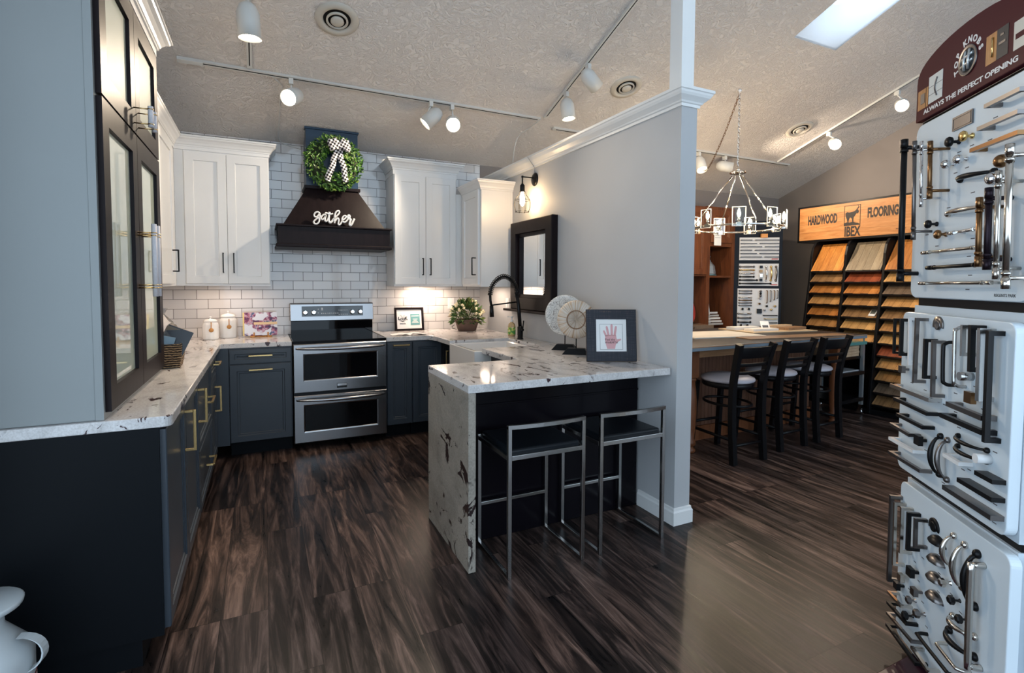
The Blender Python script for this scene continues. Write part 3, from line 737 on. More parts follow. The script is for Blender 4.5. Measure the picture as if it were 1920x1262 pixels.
b = MB(); Tt = Mf @ Tr(0, .0058, 0)
for i, (w, z, h) in enumerate(((.078, .150, .008), (.050, .118, .006), (.036, .108, .003), (.036, .102, .003), (.058, .092, .005), (.074, .080, .005))): b.box(.060 - w / 2, .060 + w / 2, 0, .0006, z - h / 2, z + h / 2, Tt)
b.build('card_print', PAPER, fs_)
# open brochure
br = thing('open_brochure', 'open brochure lying flat on the counter in front of the LOOK frame', 'brochure', (1.22, 4.86, CZ + .001), -.06)
b = MB()
for s in (-1, 1):
    vs = []
    for k in range(7):
        u = k / 6; z = .012 * math.sin(PI * min(1, u * 1.15)) * (1 - u * .4) + .002
        vs += [(s * u * .16, -.075, z), (s * u * .16, .075, z)]
    b.add(vs + [(x, y, z - .0018) for x, y, z in vs], [(2 * k, 2 * k + 1, 2 * k + 3, 2 * k + 2) for k in range(6)] + [(14 + 2 * k, 14 + 2 * k + 2, 14 + 2 * k + 3, 14 + 2 * k + 1) for k in range(6)], True)
b.build('pages', PAPER, br)
MB().box(.03, .15, -.05, -.02, .0135, .0138).build('photo_strip', mat('brochure_photo', (.10, .10, .13), .4), br)
# potted plant
pp = thing('potted_plant', 'leafy flowering plant in a rusty metal pot in the counter corner', 'plant', (1.865, 5.02, CZ))
POT = painted('rusty_pot', (.11, .065, .05), .6, .3, 30)
MB().lathe([(.085, 0), (.092, .004), (.122, .10), (.128, .112), (.132, .116), (.126, .120), (.118, .105), (.02, .100)], 28).build('pot', POT, pp)
MB().tube([(-.127, .02, .06), (-.160, 0, .05), (-.162, -.02, .03), (-.12, -.03, .02)], .003, 6).build('pot_handle', BLACKM, pp)
PL = mat('plant_leaf', rough=.5); t = NT(PL); g = t.n('ShaderNodeNewGeometry'); t.base(t.ramp(g.outputs['Random Per Island'], [(0, (.015, .05, .012)), (.45, (.05, .12, .03)), (.8, (.13, .20, .05)), (1, (.16, .10, .04))]))
b = MB(); fl = MB(); rnd = random.Random(9)
for i in range(520):
    a = rnd.uniform(0, 2 * PI); e = rnd.uniform(-.25, 1.45); R = rnd.uniform(.6, 1)
    d = Vector((math.cos(a) * math.cos(e), math.sin(a) * math.cos(e), math.sin(e)))
    c = Vector((d.x * .165 * R, d.y * .135 * R, .12 + d.z * .19 * R))
    leaf(b, c, d + Vector((rnd.uniform(-.5, .5), rnd.uniform(-.5, .5), rnd.uniform(-.5, .3))), Vector((rnd.uniform(-.6, .6), rnd.uniform(-1, .2), .8)), rnd.uniform(.03, .058), rnd.uniform(.010, .018))
for i in range(46):
    a = rnd.uniform(0, 2 * PI); e = rnd.uniform(.2, 1.3)
    d = Vector((math.cos(a) * math.cos(e), math.sin(a) * math.cos(e), math.sin(e))); b.tube([(0, 0, .1), (d.x * .1, d.y * .08, .12 + d.z * .12), (d.x * .18, d.y * .14, .12 + d.z * .21)], .0015, 5)
    if i < 26:
        fl = MB()
        for k in range(4): fl.ball((d.x * .18 + rnd.uniform(-.01, .01), d.y * .15 - .01 + rnd.uniform(-.01, .01), .12 + d.z * .2 + rnd.uniform(-.01, .01)), rnd.uniform(.009, .012), 7, 5)
        fl.build('flower', mat('cream_flower', (.62, .55, .36), .7), pp)
b.build('foliage', PL, pp)
# outlet plates
o = thing('outlet_plate', 'white outlet plate on the tile behind the potted plant', 'outlet', (1.80, 5.332, 1.19)); MB().box(-.036, .036, -.005, 0, -.058, .058).build('plate', IVORY, o, bevel=.002)
b = MB(); b.box(-.014, .014, -.0065, -.005, .012, .04); b.box(-.014, .014, -.0065, -.005, -.04, -.012); b.build('socket', PAPER, o)
o = thing('switch_plate', 'white switch plate on the partition behind the faucet', 'switch', (2.128, 4.60, 1.205)); MB().box(-.005, 0, -.036, .036, -.058, .058).build('plate', IVORY, o, bevel=.002)
MB().box(-.009, -.005, -.012, .012, -.03, .03).build('rocker', PAPER, o, bevel=.001)
# gift basket behind the glass cabinet
gb = thing('gift_basket', 'woven basket of wrapped goods on the left counter behind the glass cabinet', 'basket', (-.525, 3.575, CZ), .03)
WICK = mat('wicker', rough=.7); t = NT(WICK); v = t.coords((1, 1, 1)); wv = t.n('ShaderNodeTexWave', bands_direction='Z'); wv.inputs['Scale'].default_value = 24; wv.inputs['Distortion'].default_value = 3.5; wv.inputs['Detail'].default_value = 3; wv.inputs['Detail Scale'].default_value = 2.2; t.l(v, wv.inputs['Vector'])
t.base(t.ramp(wv.outputs['Fac'], [(.2, (.02, .012, .008)), (.55, (.16, .085, .04)), (.85, (.40, .26, .14))])); t.bump(wv.outputs['Fac'], .8, .012)
L = lambda i, z: [(-.105 + i, -.105 + i, z), (.105 - i, -.105 + i, z), (.105 - i, .105 - i, z), (-.105 + i, .105 - i, z)]
MB().nested([L(.010, .0), L(.0, .06), L(-.003, .135), L(.005, .138), L(.010, .06)]).build('basket', WICK, gb, bevel=.01)
b = MB(); b.box(-.055, .075, -.085, -.080, .09, .235, Rx(-.12) @ Ry(.42)); b.build('box_goods', mat('dark_gift_box', (.03, .035, .045), .25), gb)
b = MB(); b.box(-.085, .035, -.094, -.088, .09, .185, Ry(.25)); b.build('print_card', mat('blue_print_card', (.22, .32, .40), .4), gb)
b = MB(); b.box(-.07, .055, -.06, .04, .10, .235, Ry(.45)); b.build('tan_box', mat('tan_gift_box', (.16, .12, .08), .3), gb)
CELLO = mat('cellophane', (.9, .92, .95), .12, trans=.92, ior=1.15)
b = MB(); b.lathe([(.095, .125), (.105, .17), (.075, .24), (.02, .30), (.035, .335)], 9, Matrix.Diagonal((1, .8, 1, 1)), False); b.build('cellophane_wrap', CELLO, gb)

# ------------------------------------------------------------------ wall mirror, sconce, discs, framed hand print
mr = thing('wall_mirror', 'rectangular mirror in a deep dark wooden frame on the partition', 'mirror', (XP - .001, 0, 0))
my0, my1, mz0, mz1 = 3.648, 4.42, 1.172, 1.958
def ml(i, x): return [(x, my0 + i, mz0 + i), (x, my0 + i, mz1 - i), (x, my1 - i, mz1 - i), (x, my1 - i, mz0 + i)]
MB().nested([ml(0, 0), ml(0, -.052), ml(.006, -.058), ml(.105, -.058), ml(.105, -.03), ml(.135, -.03), ml(.137, -.012)], False).build('frame', ESP, mr)
MB().add(ml(.135, -.014), [(0, 1, 2, 3)]).build('glass', MIRROR, mr)
MB().box(-.085, 0, my0 + .0, my1 + .10, mz0 - .022, mz0 - .001).build('ledge', ESP, mr, bevel=.003)
sc_ = thing('wall_sconce', 'black wall sconce with a wire cage and lit bulb above the mirror', 'sconce', (XP - .001, 4.045, 2.305))
MB().lathe([(.001, .022), (.030, .020), (.048, .014), (.058, .004), (.058, 0)], 28, Ry(-PI / 2)).build('backplate', BLACKM, sc_)
b = MB(); b.tube([(-.015, 0, .012), (-.118, 0, .012)], .0055, 8); b.ball((-.122, 0, .012), .011, 12, 8); b.tube([(-.122, 0, .01), (-.122, 0, -.045)], .006, 8); b.build('arm', BLACKM, sc_)
MB().lathe([(.006, -.04), (.012, -.052), (.021, -.060), (.021, -.115), (.018, -.118)], 18, Tr(-.122, 0, 0)).build('socket', BLACKM, sc_)
MB().lathe([(.011, -.118), (.015, -.135), (.021, -.165), (.023, -.19), (.019, -.215), (.008, -.235), (.001, -.238)], 18, Tr(-.122, 0, 0)).build('bulb', FILAMENT, sc_)
b = MB(); R0, R1, R2 = .022, .072, .058
for k in range(8):
    a = 2 * PI * k / 8; f = lambda r, z: (-.122 + r * math.cos(a), r * math.sin(a), z)
    b.tube(smooth([f(R0, -.112), f(.040, -.15), f(.066, -.185), f(R1, -.215), f(.070, -.250), f(R2, -.285)], 4), .0018, 5)
    b.ball(f(R2, -.285), .005, 8, 6)
for r, z in ((.067, -.187), (R2, -.285)): b.tube([(-.122 + r * math.cos(2 * PI * k / 32), r * math.sin(2 * PI * k / 32), z) for k in range(32)], .0018, 5, True)
b.build('cage', BLACKM, sc_)
MB().tube([(-.004, .0, .058), (-.006, .0, .10), (-.074, .0, .185), (-.04, .0, .20)], .002, 6).build('cord', mat('grey_cord', (.35, .35, .35), .6), sc_)

SHELL = mat('carved_white', rough=.6); t = NT(SHELL); v = t.coords(); n = t.noise(v, 15, 2, .5, 2.5); t.base(t.ramp(n, [(.40, (.74, .72, .68)), (.44, (.25, .23, .21)), (.47, (.74, .72, .68)), (.54, (.74, .72, .69)), (.565, (.28, .26, .24)), (.595, (.74, .72, .69))])); t.bump(n, .5, .008)
SHELL2 = mat('ribbed_tan', rough=.5); t = NT(SHELL2); tc = t.n('ShaderNodeTexCoord'); gr = t.n('ShaderNodeTexGradient', gradient_type='RADIAL'); mp = t.n('ShaderNodeMapping'); mp.inputs['Rotation'].default_value = (0, 0, 0)
t.l(tc.outputs['Object'], mp.inputs[0]); t.l(mp.outputs[0], gr.inputs[0]); cbx = t.n('ShaderNodeCombineXYZ'); t.l(gr.outputs['Fac'], cbx.inputs[0]); ns = t.noise(cbx.outputs[0], 48, 3, .6)
t.base(t.ramp(ns, [(.36, (.30, .18, .10)), (.46, (.55, .42, .30)), (.55, (.64, .60, .55)), (.66, (.42, .28, .18))])); t.bump(ns, .7, .01)
def disc(label, loc, rz, R, m, kind):
    d = thing('disc_sculpture', label, 'sculpture', loc, rz, 'disc sculptures on stands')
    b = MB(); w, dp, h = .095, .042, .042
    b.add([(-w, -dp, 0), (w, -dp, 0), (w, dp, 0), (-w, dp, 0), (-w * .62, -dp * .6, h), (w * .62, -dp * .6, h), (w * .62, dp * .6, h), (-w * .62, dp * .6, h)],
          [(3, 2, 1, 0), (4, 5, 6, 7), (0, 1, 5, 4), (1, 2, 6, 5), (2, 3, 7, 6), (3, 0, 4, 7)]); b.build('stand', BLACKS, d, bevel=.002)
    MB().tube([(0, 0, .04), (0, 0, .115)], .004, 8).build('rod', BLACKM, d)
    zc = .108 + R
    if kind == 0:
        q = MB().lathe([(.001, .012), (R * .78, .012), (R * .80, .016), (R * .97, .017), (R, .010), (R, -.010), (R * .97, -.014), (.001, -.012)], 40)
        q.build('disc', m, d, (0, 0, zc), (PI / 2, 0, 0))
    else:
        q = MB().lathe([(R * .12, .004), (R * .30, .006), (R * .44, .020), (R * .50, .028), (R * .7, .026), (R * .95, .014), (R, 0), (R * .95, -.014), (R * .5, -.02), (R * .12, -.004), (R * .12, .004)], 48)
        q.build('disc', m, d, (0, 0, zc), (PI / 2, 0, 0))
        MB().lathe([(R * .5, .0285), (R * .47, .031), (R * .44, .0225)], 40, cap=False).build('rim', mat('brown_rim', (.25, .14, .08), .5), d, (0, 0, zc), (PI / 2, 0, 0))
disc('white carved disc on a black stand, farther back of the two', (1.985, 3.285, CZ), -.72, .148, SHELL, 0)
disc('tan ribbed disc with a hollow center on a black stand, front one of the two', (1.93, 3.045, CZ), -.66, .132, SHELL2, 1)

pf = thing('picture_frame', 'blue-black rough wooden frame holding a pink hand print on the peninsula', 'picture frame', (1.940, 2.645, CZ + .004), -.42)
DISTR = mat('blue_black_wood', rough=.5); t = NT(DISTR); n = t.noise(t.coords((160, 30, 8)), 1.2, 4, .6); n2 = t.noise(t.coords((6, 30, 120)), 1.2, 3, .6)
t.base(t.ramp(t.math('MULTIPLY', n, n2), [(.18, (.004, .006, .013)), (.32, (.010, .012, .024)), (.42, (.075, .045, .036))])); t.bump(n2, .4, .006)
Mp = Rx(-.15); FW, FH = .315, .325
b = MB(); frame_ring(b, FW, FH, .062, .022, Mp); b.build('frame', DISTR, pf)
MB().box(-FW / 2 + .055, FW / 2 - .055, .007, .011, .055, FH - .055, Mp).build('mat_board', PAPER, pf)
T0 = Mp @ Tr(0, .0062, 0); hb = MB()
palm = [(-.026, .078), (.022, .078), (.028, .105), (.042, .122), (.062, .134), (.060, .142), (.034, .138), (.030, .165), (-.036, .165), (-.040, .140), (-.034, .105)]
hb.prism(palm, -.0004, 0, 'y', T0)
def finger(x, z, a, L, w):
    pts = [(-w, 0), (w, 0), (w * .9, L * .85), (w * .45, L), (-w * .45, L), (-w * .9, L * .85)]
    hb.prism([(x + q * math.cos(a) + s * math.sin(a), z - q * math.sin(a) + s * math.cos(a)) for q, s in pts], -.0004, 0, 'y', T0)
finger(-.031, .155, -.42, .042, .0065); finger(-.017, .160, -.20, .062, .0075); finger(.003, .162, 0, .072, .0078); finger(.021, .160, .16, .062, .0075)
hb.build('hand_print', PINK, pf)
b = MB(); 
for x0_, x1_, z0_, z1_ in ((-.072, .072, .074, .0755), (-.072, .072, .232, .2335), (-.072, -.0708, .074, .2335), (.0708, .072, .074, .2335)): b.box(x0_, x1_, -.0006, 0, z0_, z1_, T0)
b.build('print_border', GREYINK, pf)
w1 = text('WARMTH', .0185, INK, 'x', pf, T0 @ Tr(.0, -.001, .117), .0003); w2 = text('Feel the', .019, INK, 'x', pf, T0 @ Tr(-.008, -.001, .136), .0003); merge_text([w1, w2], 'lettering')

# ------------------------------------------------------------------ steel stools
def steel_stool(label, x):
    s = thing('bar_stool', label, 'stool', (x, 2.385, 0), 0, 'steel stools at the peninsula')
    hw, hd_, t = .205, .192, .019; Z = .60
    def leg(sx, y, z1): MB().box(sx - t / 2, sx + t / 2, y - t / 2, y + t / 2, 0, z1).build('leg', STOOLM, s, bevel=.0015)
    for sx in (-hw, hw): leg(sx, -hd_, .735); leg(sx, hd_, Z)
    for sx in (-hw, hw):
        MB().box(sx - t / 2, sx + t / 2, -hd_ + t / 2, hd_ - t / 2, 0, t).build('floor_runner', STOOLM, s, bevel=.0015)
        MB().box(sx - t / 2, sx + t / 2, -hd_ + t / 2, hd_ - t / 2, Z - .028, Z - .006).build('side_rail', STOOLM, s, bevel=.0015)
    MB().box(-hw + t / 2, hw - t / 2, -hd_ - t / 2, -hd_ + t / 2, Z - .028, Z - .006).build('rear_rail', STOOLM, s, bevel=.0015)
    MB().box(-hw + t / 2, hw - t / 2, hd_ - t / 2, hd_ + t / 2, .21, .228).build('footrest', STOOLM, s, bevel=.0015)
    b = MB(); n = 12; vs = []
    for k in range(n + 1):
        u = -1 + 2 * k / n; y = -hd_ + .018 * (u * u - 1) * 1.0; xx = u * (hw + t / 2)
        vs += [(xx, y - t / 2, .722), (xx, y + t / 2, .722), (xx, y + t / 2, .741), (xx, y - t / 2, .741)]
    fs = [(3, 2, 1, 0), (4 * n, 4 * n + 1, 4 * n + 2, 4 * n + 3)]
    for k in range(n):
        for j in range(4): fs.append((4 * k + j, 4 * k + (j + 1) % 4, 4 * k + 4 + (j + 1) % 4, 4 * k + 4 + j))
    b.add(vs, fs); b.build('back_bar', STOOLM, s)
    MB().box(-hw + .012, hw - .012, -hd_ + .010, hd_ - .004, Z - .02, Z + .018).build('seat', LEATHER, s, bevel=.012, seg=3)
steel_stool('steel frame stool with black seat nearer the granite waterfall end', 1.232)
steel_stool('steel frame stool with black seat nearer the partition wall', 1.752)

# milk can
mc = thing('milk_can', 'white enamel milk can with a side handle on the floor by the dark cabinet end', 'milk can', (-.772, 2.03, 0), -.15); mc.scale = (1.11, 1.11, 1.11)
MB().lathe([(.105, 0), (.115, .005), (.118, .25), (.112, .275), (.060, .345), (.058, .375)], 36).build('can', mat('milk_can_enamel', (.50, .54, .56), .3), mc)
MB().lathe([(.060, .372), (.075, .385), (.098, .398), (.100, .408), (.095, .412), (.01, .414)], 36).build('lid', mat('milk_can_enamel', (.50, .54, .56), .3), mc)
b = MB(); n = 12; A = [(.098 + .055 * math.sin(PI * k / n), 0, .215 + .10 * (1 - math.cos(PI * k / n)) / 2 + 0.0) for k in range(n + 1)]
vs = []
for q in A: vs += [(q[0], -.014, q[2]), (q[0], .014, q[2]), (q[0] - .004, .014, q[2] + .001), (q[0] - .004, -.014, q[2] + .001)]
b.add(vs, [(4 * k + j, 4 * k + (j + 1) % 4, 4 * k + 4 + (j + 1) % 4, 4 * k + 4 + j) for k in range(n) for j in range(4)]); b.build('handle', mat('milk_can_enamel', (.50, .54, .56), .3), mc)
PRN = mat('can_print', rough=.5); t = NT(PRN); t.base(t.ramp(t.noise(t.coords(), 30, 3), [(.4, (.10, .01, .02)), (.5, (.25, .06, .03)), (.55, (.6, .6, .6)), (.62, (.02, .02, .02))], 'CONSTANT'))
MB().lathe([(.1185, .05), (.119, .052), (.119, .19), (.1185, .192)], 36).build('print_band', PRN, mc)
# ------------------------------------------------------------------ ceiling fixtures
TRACKW = mat('white_track_enamel', (.62, .61, .58), .4)
NRM = Vector((0, .368, 1)).normalized()
MC = Rx(-math.atan(.368)) @ Matrix.Identity(4)          # tilts flat things into the sloped ceiling
VENTM = mat('almond_vent_enamel', (.50, .46, .40), .45); DARKV = mat('vent_throat', (.02, .018, .016), .8)
for x, y, lab in ((.491, 3.884, 'round ceiling vent over the kitchen, nearest the glass cabinet'), (3.005, 3.936, 'round ceiling vent just right of the partition crown'), (5.505, 4.009, 'round ceiling vent over the flooring room near the chandelier chain')):
    v = thing('ceiling_vent', lab, 'vent', (x, y, ceil_z(y)), rot=(-math.atan(.368), 0, 0), group='round ceiling vents')
    MB().lathe([(.145, 0), (.142, -.010), (.112, -.018), (.094, -.012), (.090, .0)], 40, cap=False).build('flange', VENTM, v)
    MB().lathe([(.0905, -.0015), (.001, -.0015)], 40).build('throat', DARKV, v)
    MB().lathe([(.071, -.008), (.073, -.018), (.062, -.024), (.059, -.012)], 36, cap=False).build('ring', VENTM, v)
    MB().lathe([(.043, -.014), (.044, -.024), (.032, -.030), (.001, -.032)], 36).build('centre_cone', VENTM, v)
def track(label, p0, p1, ends=True):
    a = Vector((p0[0], p0[1], ceil_z(p0[1]))); b_ = Vector((p1[0], p1[1], ceil_z(p1[1])))
    d = b_ - a; L = d.length; d.normalize(); s = NRM.cross(d).normalized()
    R = Matrix((d, s, NRM)).transposed().to_4x4()
    t = thing('ceiling_track', label, 'light track', a, rot=R.to_euler())
    MB().box(0, L, -.017, .017, -.02, -.001).build('rail', TRACKW, t)
    MB().box(.03, L - .03, -.004, .004, -.0215, -.0201).build('slot', BLACKS, t)
    if ends:
        b = MB(); b.box(-.02, .14, -.019, .019, -.028, -.0005); b.build('feed_cap', TRACKW, t, bevel=.002)
    return t
track('white ceiling track across the kitchen above the range hood', (-.50, 4.49), (2.42, 4.505))
track('short white ceiling track branching toward the camera above the glass cabinet', (-.06, 4.46), (-.05, 3.2), False)
track('white ceiling track running toward the camera left of the partition', (2.455, 4.47), (2.50, 2.4), False)
track('white ceiling track across the flooring room behind the chandelier', (2.62, 4.60), (6.13, 4.60), False)
track('white ceiling track running toward the camera beside the skylight', (5.88, 4.57), (6.05, 2.0), False)
def head(label, sx, sy, c, d, lit=None, watts=0, r=.062, L=.19):
    """track head: stem top at ceiling (sx, sy); can centred at c pointing along d"""
    top = Vector((sx, sy, ceil_z(sy) - .021)); c = Vector(c); d = Vector(d).normalized()
    h = thing('track_light', label, 'track light', top, group='white track lights')
    q = c - top
    MB().box(-.016, .016, -.024, .024, -.045, 0).build('adapter', TRACKW, h, bevel=.002)
    back = q - d * L * .30
    perp = (Vector((0, 0, 1)) - d * d.z); perp = perp.normalized() if perp.length > .2 else Vector((0, 1, 0))
    MB().tube([(0, 0, -.04), (q + perp * r * .9 if perp.z > .3 else back)], .008, 8).build('stem', TRACKW, h)
    M_ = Tr(*q) @ aim(d)
    k = L / .19
    MB().lathe([(.001, -.100 * k), (r * .4, -.096 * k), (r * .75, -.078 * k), (r, -.04 * k), (r, .09 * k), (r * .95, .09 * k), (r * .93, .03 * k), (.001, .03 * k)], 28, M_).build('can', TRACKW, h)
    MB().lathe([(r * .90, .055 * k), (r * .6, .072 * k), (.001, .078 * k)], 24, M_).build('bulb', BULBW if lit else mat('unlit_flood_bulb', (.6, .6, .58), .2), h)
    if watts:
        li = bpy.data.lights.new('flood_lamp', 'SPOT'); li.energy = watts; li.color = (1.0, .82, .62); li.spot_size = 1.75; li.spot_blend = .7; li.shadow_soft_size = .045
        o = bpy.data.objects.new('flood_lamp', li); COL.objects.link(o); o.location = c + d * (.10 * k)
        o.rotation_euler = (-d).to_track_quat('Z', 'Y').to_euler()
W1 = 100
head('white track light aimed down, above the glass cabinet', -.052, 3.62, (-.050, 3.60, 2.965), (.05, .03, -1), True, W1 * .3, .064, .21)
head('lit white track light left of the range hood, facing the camera', .222, 4.49, (.236, 4.47, 2.842), (-.42, -.72, -.42), True, W1)
head('white track light aimed down left, right of the hood wreath', 1.334, 4.49, (1.348, 4.49, 2.845), (-.72, .15, -.70), True, W1)
head('lit white track light facing the camera, beside the one aimed left', 1.526, 4.49, (1.526, 4.46, 2.812), (-.25, -.80, -.42), True, W1)
head('white track light aimed straight down, farther of two left of the partition', 2.468, 4.10, (2.470, 4.08, 2.965), (.10, -.10, -1), True, W1)
head('white track light aimed right, nearer of two left of the partition', 2.478, 3.765, (2.485, 3.74, 3.112), (.80, .10, -.60), True, W1)
head('lit white track light half hidden by the partition end', 4.565, 4.60, (4.575, 4.58, 2.800), (-.12, -.45, -.85), True, W1)
head('white track light aimed right, just left of the chandelier hub', 4.984, 4.60, (4.965, 4.58, 2.812), (.76, -.62, -.20), True, W1 * 1.3)
head('lit white track light glaring at the camera near the wall above the flooring rack', 5.93, 3.94, (5.975, 3.90, 3.048), (-.72, -.60, -.40), True, W1 * .5)
head('lit white track light glaring at the camera nearest the hardware display', 5.98, 3.245, (6.02, 3.22, 3.292), (-.80, -.48, -.40), True, W1 * .5)
# wires hanging from the tracks
tag(MB().tube(smooth([(.083, 4.49, 2.978), (.16, 4.60, 2.952), (.152, 4.70, 2.915), (.150, 5.00, 2.80), (.148, 5.25, 2.712), (.20, 5.322, 2.672), (.35, 5.322, 2.640)], 6), .004, 6).build('power_cord', TRACKW),
    'white cord running from the track over the ceiling to the hood chimney', 'cord')
tag(MB().tube(smooth([(2.40, 4.50, 2.965), (2.37, 4.60, 2.93), (2.30, 4.74, 2.86), (2.28, 4.80, 2.70), (2.27, 4.80, 2.52)], 6), .004, 6).build('power_cord', TRACKW),
    'white cord dropping from the track corner to the partition top', 'cord')

# chandelier
ch = thing('chandelier', 'nickel ring chandelier with glass panes and candle bulbs on a chain', 'chandelier', (4.178, 3.69, 1.955))
R = .416
b = MB(); b.lathe([(R - .012, -.009), (R + .012, -.009), (R + .012, .009), (R - .012, .009), (R - .012, -.009)], 64); b.build('ring', NICKEL, ch)
hz = .535
b = MB(); b.lathe([(.001, .0), (.075, 0), (.078, .006), (.075, .014), (.001, .016)], 32, Tr(0, 0, hz)); b.lathe([(.016, .012), (.016, .05), (.006, .056), (.006, .075)], 14, Tr(0, 0, hz)); b.build('hub', NICKEL, ch)
for k in range(4):
    a = PI / 4 + .35 + k * PI / 2; c, s = math.cos(a), math.sin(a)
    b = MB(); b.tube([(.055 * c, .055 * s, hz - .03), ((R - .01) * c, (R - .01) * s, .035)], .0068, 8); b.tube([(.05 * c, .05 * s, hz), (.055 * c, .055 * s, hz - .035)], .004, 6); b.tube([((R) * c, (R) * s, 0), ((R - .01) * c, (R - .01) * s, .04)], .004, 6); b.build('rod', NICKEL, ch)
for k in range(9):
    a = 2 * PI * k / 9 + .42; M_ = Rz(a) @ Tr(R, 0, 0) @ Rz(PI / 2)
    l = MB(); l.box(-.022, .022, -.016, .016, -.022, .018, M_); l.lathe([(.011, .018), (.011, .062), (.008, .064)], 12, M_ @ Tr(0, 0, 0)); l = l.build('candle_holder', NICKEL, ch)
    MB().lathe([(.007, .064), (.013, .078), (.0155, .095), (.010, .118), (.003, .137), (.001, .140)], 14, M_).build('candle_bulb', BULB, l)
    g = MB(); g.box(-.056, .056, -.026, -.022, -.018, .152, M_); g.build('glass_pane', CLEAR, l)
    e = MB(); q = lambda x, z: M_ @ Vector((x, -.024, z))
    e.tube([q(-.057, -.019), q(.057, -.019), q(.057, .153), q(-.057, .153)], .0042, 6, True); e.build('pane_edge', mat('painted_edge_glow', (.85, .84, .80), .2), l)  # near-white colour paints the lit glow along the glass edges
def chain(pts, name, parent, m, n):
    P = smooth(pts, 8); b = MB(); L = [0]
    for i in range(1, len(P)): L.append(L[-1] + (P[i] - P[i - 1]).length)
    for k in range(n):
        u0 = L[-1] * k / n; u1 = L[-1] * (k + 1) / n
        def at_(u):
            for i in range(1, len(L)):
                if u <= L[i] + 1e-9: return P[i - 1].lerp(P[i], (u - L[i - 1]) / max(1e-9, L[i] - L[i - 1]))
            return P[-1]
        a, c = at_(u0), at_(u1); d = (c - a).normalized(); mid = (a + c) / 2; h = (c - a).length * .64
        s = d.cross(Vector((.3, .9, .2))).normalized(); s = s if k % 2 else d.cross(s).normalized()
        b.tube([mid + d * math.sin(t_) * h + s * math.cos(t_) * .0085 for t_ in [2 * PI * j / 10 for j in range(10)]], .0026, 5, True)
    return b.build(name, m, parent)
zc = ceil_z(3.69) - 1.955
chain([(0, 0, hz + .07), (0, 0, zc * .5 + .3), (0, 0, zc - .03)], 'chain', ch, NICKEL, 26)
MB().lathe([(.016, .0), (.020, -.012), (.006, -.022), (.004, -.045), (.001, -.046)], 14, Tr(0, 0, zc)).build('ceiling_hook', IVORY, ch)
pe = Vector((4.62, 4.72, ceil_z(4.72) - .03)) - Vector((4.178, 3.69, 1.955))
chain([(0, 0, zc - .035), (pe.x * .35, pe.y * .35, zc - .035 - .36), (pe.x * .7, pe.y * .7, pe.z - .20), tuple(pe)], 'swag_chain', ch, BRONZE, 42)

# ------------------------------------------------------------------ flooring room: sample rack with sign
rk = thing('sample_rack', 'black flooring sample rack with a wooden IBEX hardwood flooring sign on top', 'display rack', (6.0, 3.6, 0))
def rl(b): return b
O = Vector((6.0, 3.6, 0)); Mo = Tr(-6.0, -3.6, 0)
prof = [(6.56, 0), (5.93, 0), (5.925, .08), (5.955, .45), (6.02, .95), (6.09, 1.40), (6.115, 1.62), (6.125, 1.76), (6.15, 1.86), (6.20, 1.925), (6.27, 1.944), (6.56, 1.944)]
for y in (4.232, 3.805, 3.375, 2.945):
    MB().prism(prof, y, y + .03, 'y', Mo).build('divider', BLACKS, rk, bevel=.004)
MB().box(6.53, 6.56, 2.976, 4.231, 0, 1.944, Mo).build('back_panel', BLACKS, rk)
MB().box(5.94, 6.52, 2.976, 3.374, 0, .05, Mo).build('plinth', BLACKS, rk); MB().box(5.94, 6.52, 3.406, 3.804, 0, .05, Mo).build('plinth', BLACKS, rk); MB().box(5.94, 6.52, 3.836, 4.231, 0, .05, Mo).build('plinth', BLACKS, rk)
SGW = wood('sign_oak', (.40, .15, .040), (.60, .285, .10), (9, 1.1, 9), .45, None)
hdr = MB().box(6.205, 6.56, 3.10, 4.50, 1.9445, 2.395, Mo).build('header', BLACKS, rk)
def signplanks():
    m = MATS['sign_oak']; t = NT(m)
    return m
sgn = MB().box(6.199, 6.2048, 3.135, 4.47, 1.968, 2.372, Mo).build('sign_board', signplanks(), hdr)
b = MB()
for z in (2.06, 2.165, 2.27): b.box(6.1985, 6.199, 3.136, 4.469, z - .0012, z + .0012, Mo)
b.build('board_seams', mat('seam_brown', (.20, .08, .025), .6), hdr)
Ms = lambda y, z: Mo @ Tr(6.1975, y, z) @ Rz(-PI / 2)
CH = mat('sign_char_ink', (.018, .012, .010), .6)
tx = [text('HARDWOOD', .150, CH, 'x', hdr, Ms(4.168, 2.205), .0006, fit=.372, bold=.0065), text('FLOORING', .150, CH, 'x', hdr, Ms(3.467, 2.225), .0006, fit=.325, bold=.0065),
      text('IBEX', .160, CH, 'x', hdr, Ms(3.80, 2.030), .0006, fit=.185, bold=.005), text('POWERED BY', .022, CH, 'x', hdr, Ms(3.275, 2.02), .0006, fit=.10)]
for _o in tx: _o.name = 'sign_lettering'
b = MB(); Mg = Ms(3.803, 2.222)
for x0_, x1_, z0_, z1_ in ((-.095, .095, .112, .118), (-.095, -.089, -.118, .118), (.089, .095, -.118, .118), (-.095, .095, -.118, -.112)): b.box(x0_, x1_, -.0006, .0, z0_, z1_, Mg)
goat = [(-.078, -.002), (-.080, .030), (-.062, .042), (-.030, .036), (.005, .040), (.030, .048), (.045, .062), (.052, .070), (.060, .066), (.072, .045), (.075, .028), (.062, .020), (.056, .012), (.050, .026), (.040, .010), (.030, -.010), (.018, -.022), (.014, -.045), (.016, -.078), (.004, -.078), (-.004, -.040), (-.016, -.025), (-.030, -.026), (-.036, -.050), (-.042, -.060), (-.040, -.078), (-.054, -.078), (-.060, -.050), (-.066, -.030)]
b.prism(goat, -.0006, 0, 'y', Mg)
horn = [(.052, .066), (.066, .070), (.078, .080), (.080, .096), (.070, .108), (.056, .110), (.066, .104), (.070, .094), (.066, .084), (.054, .080)]
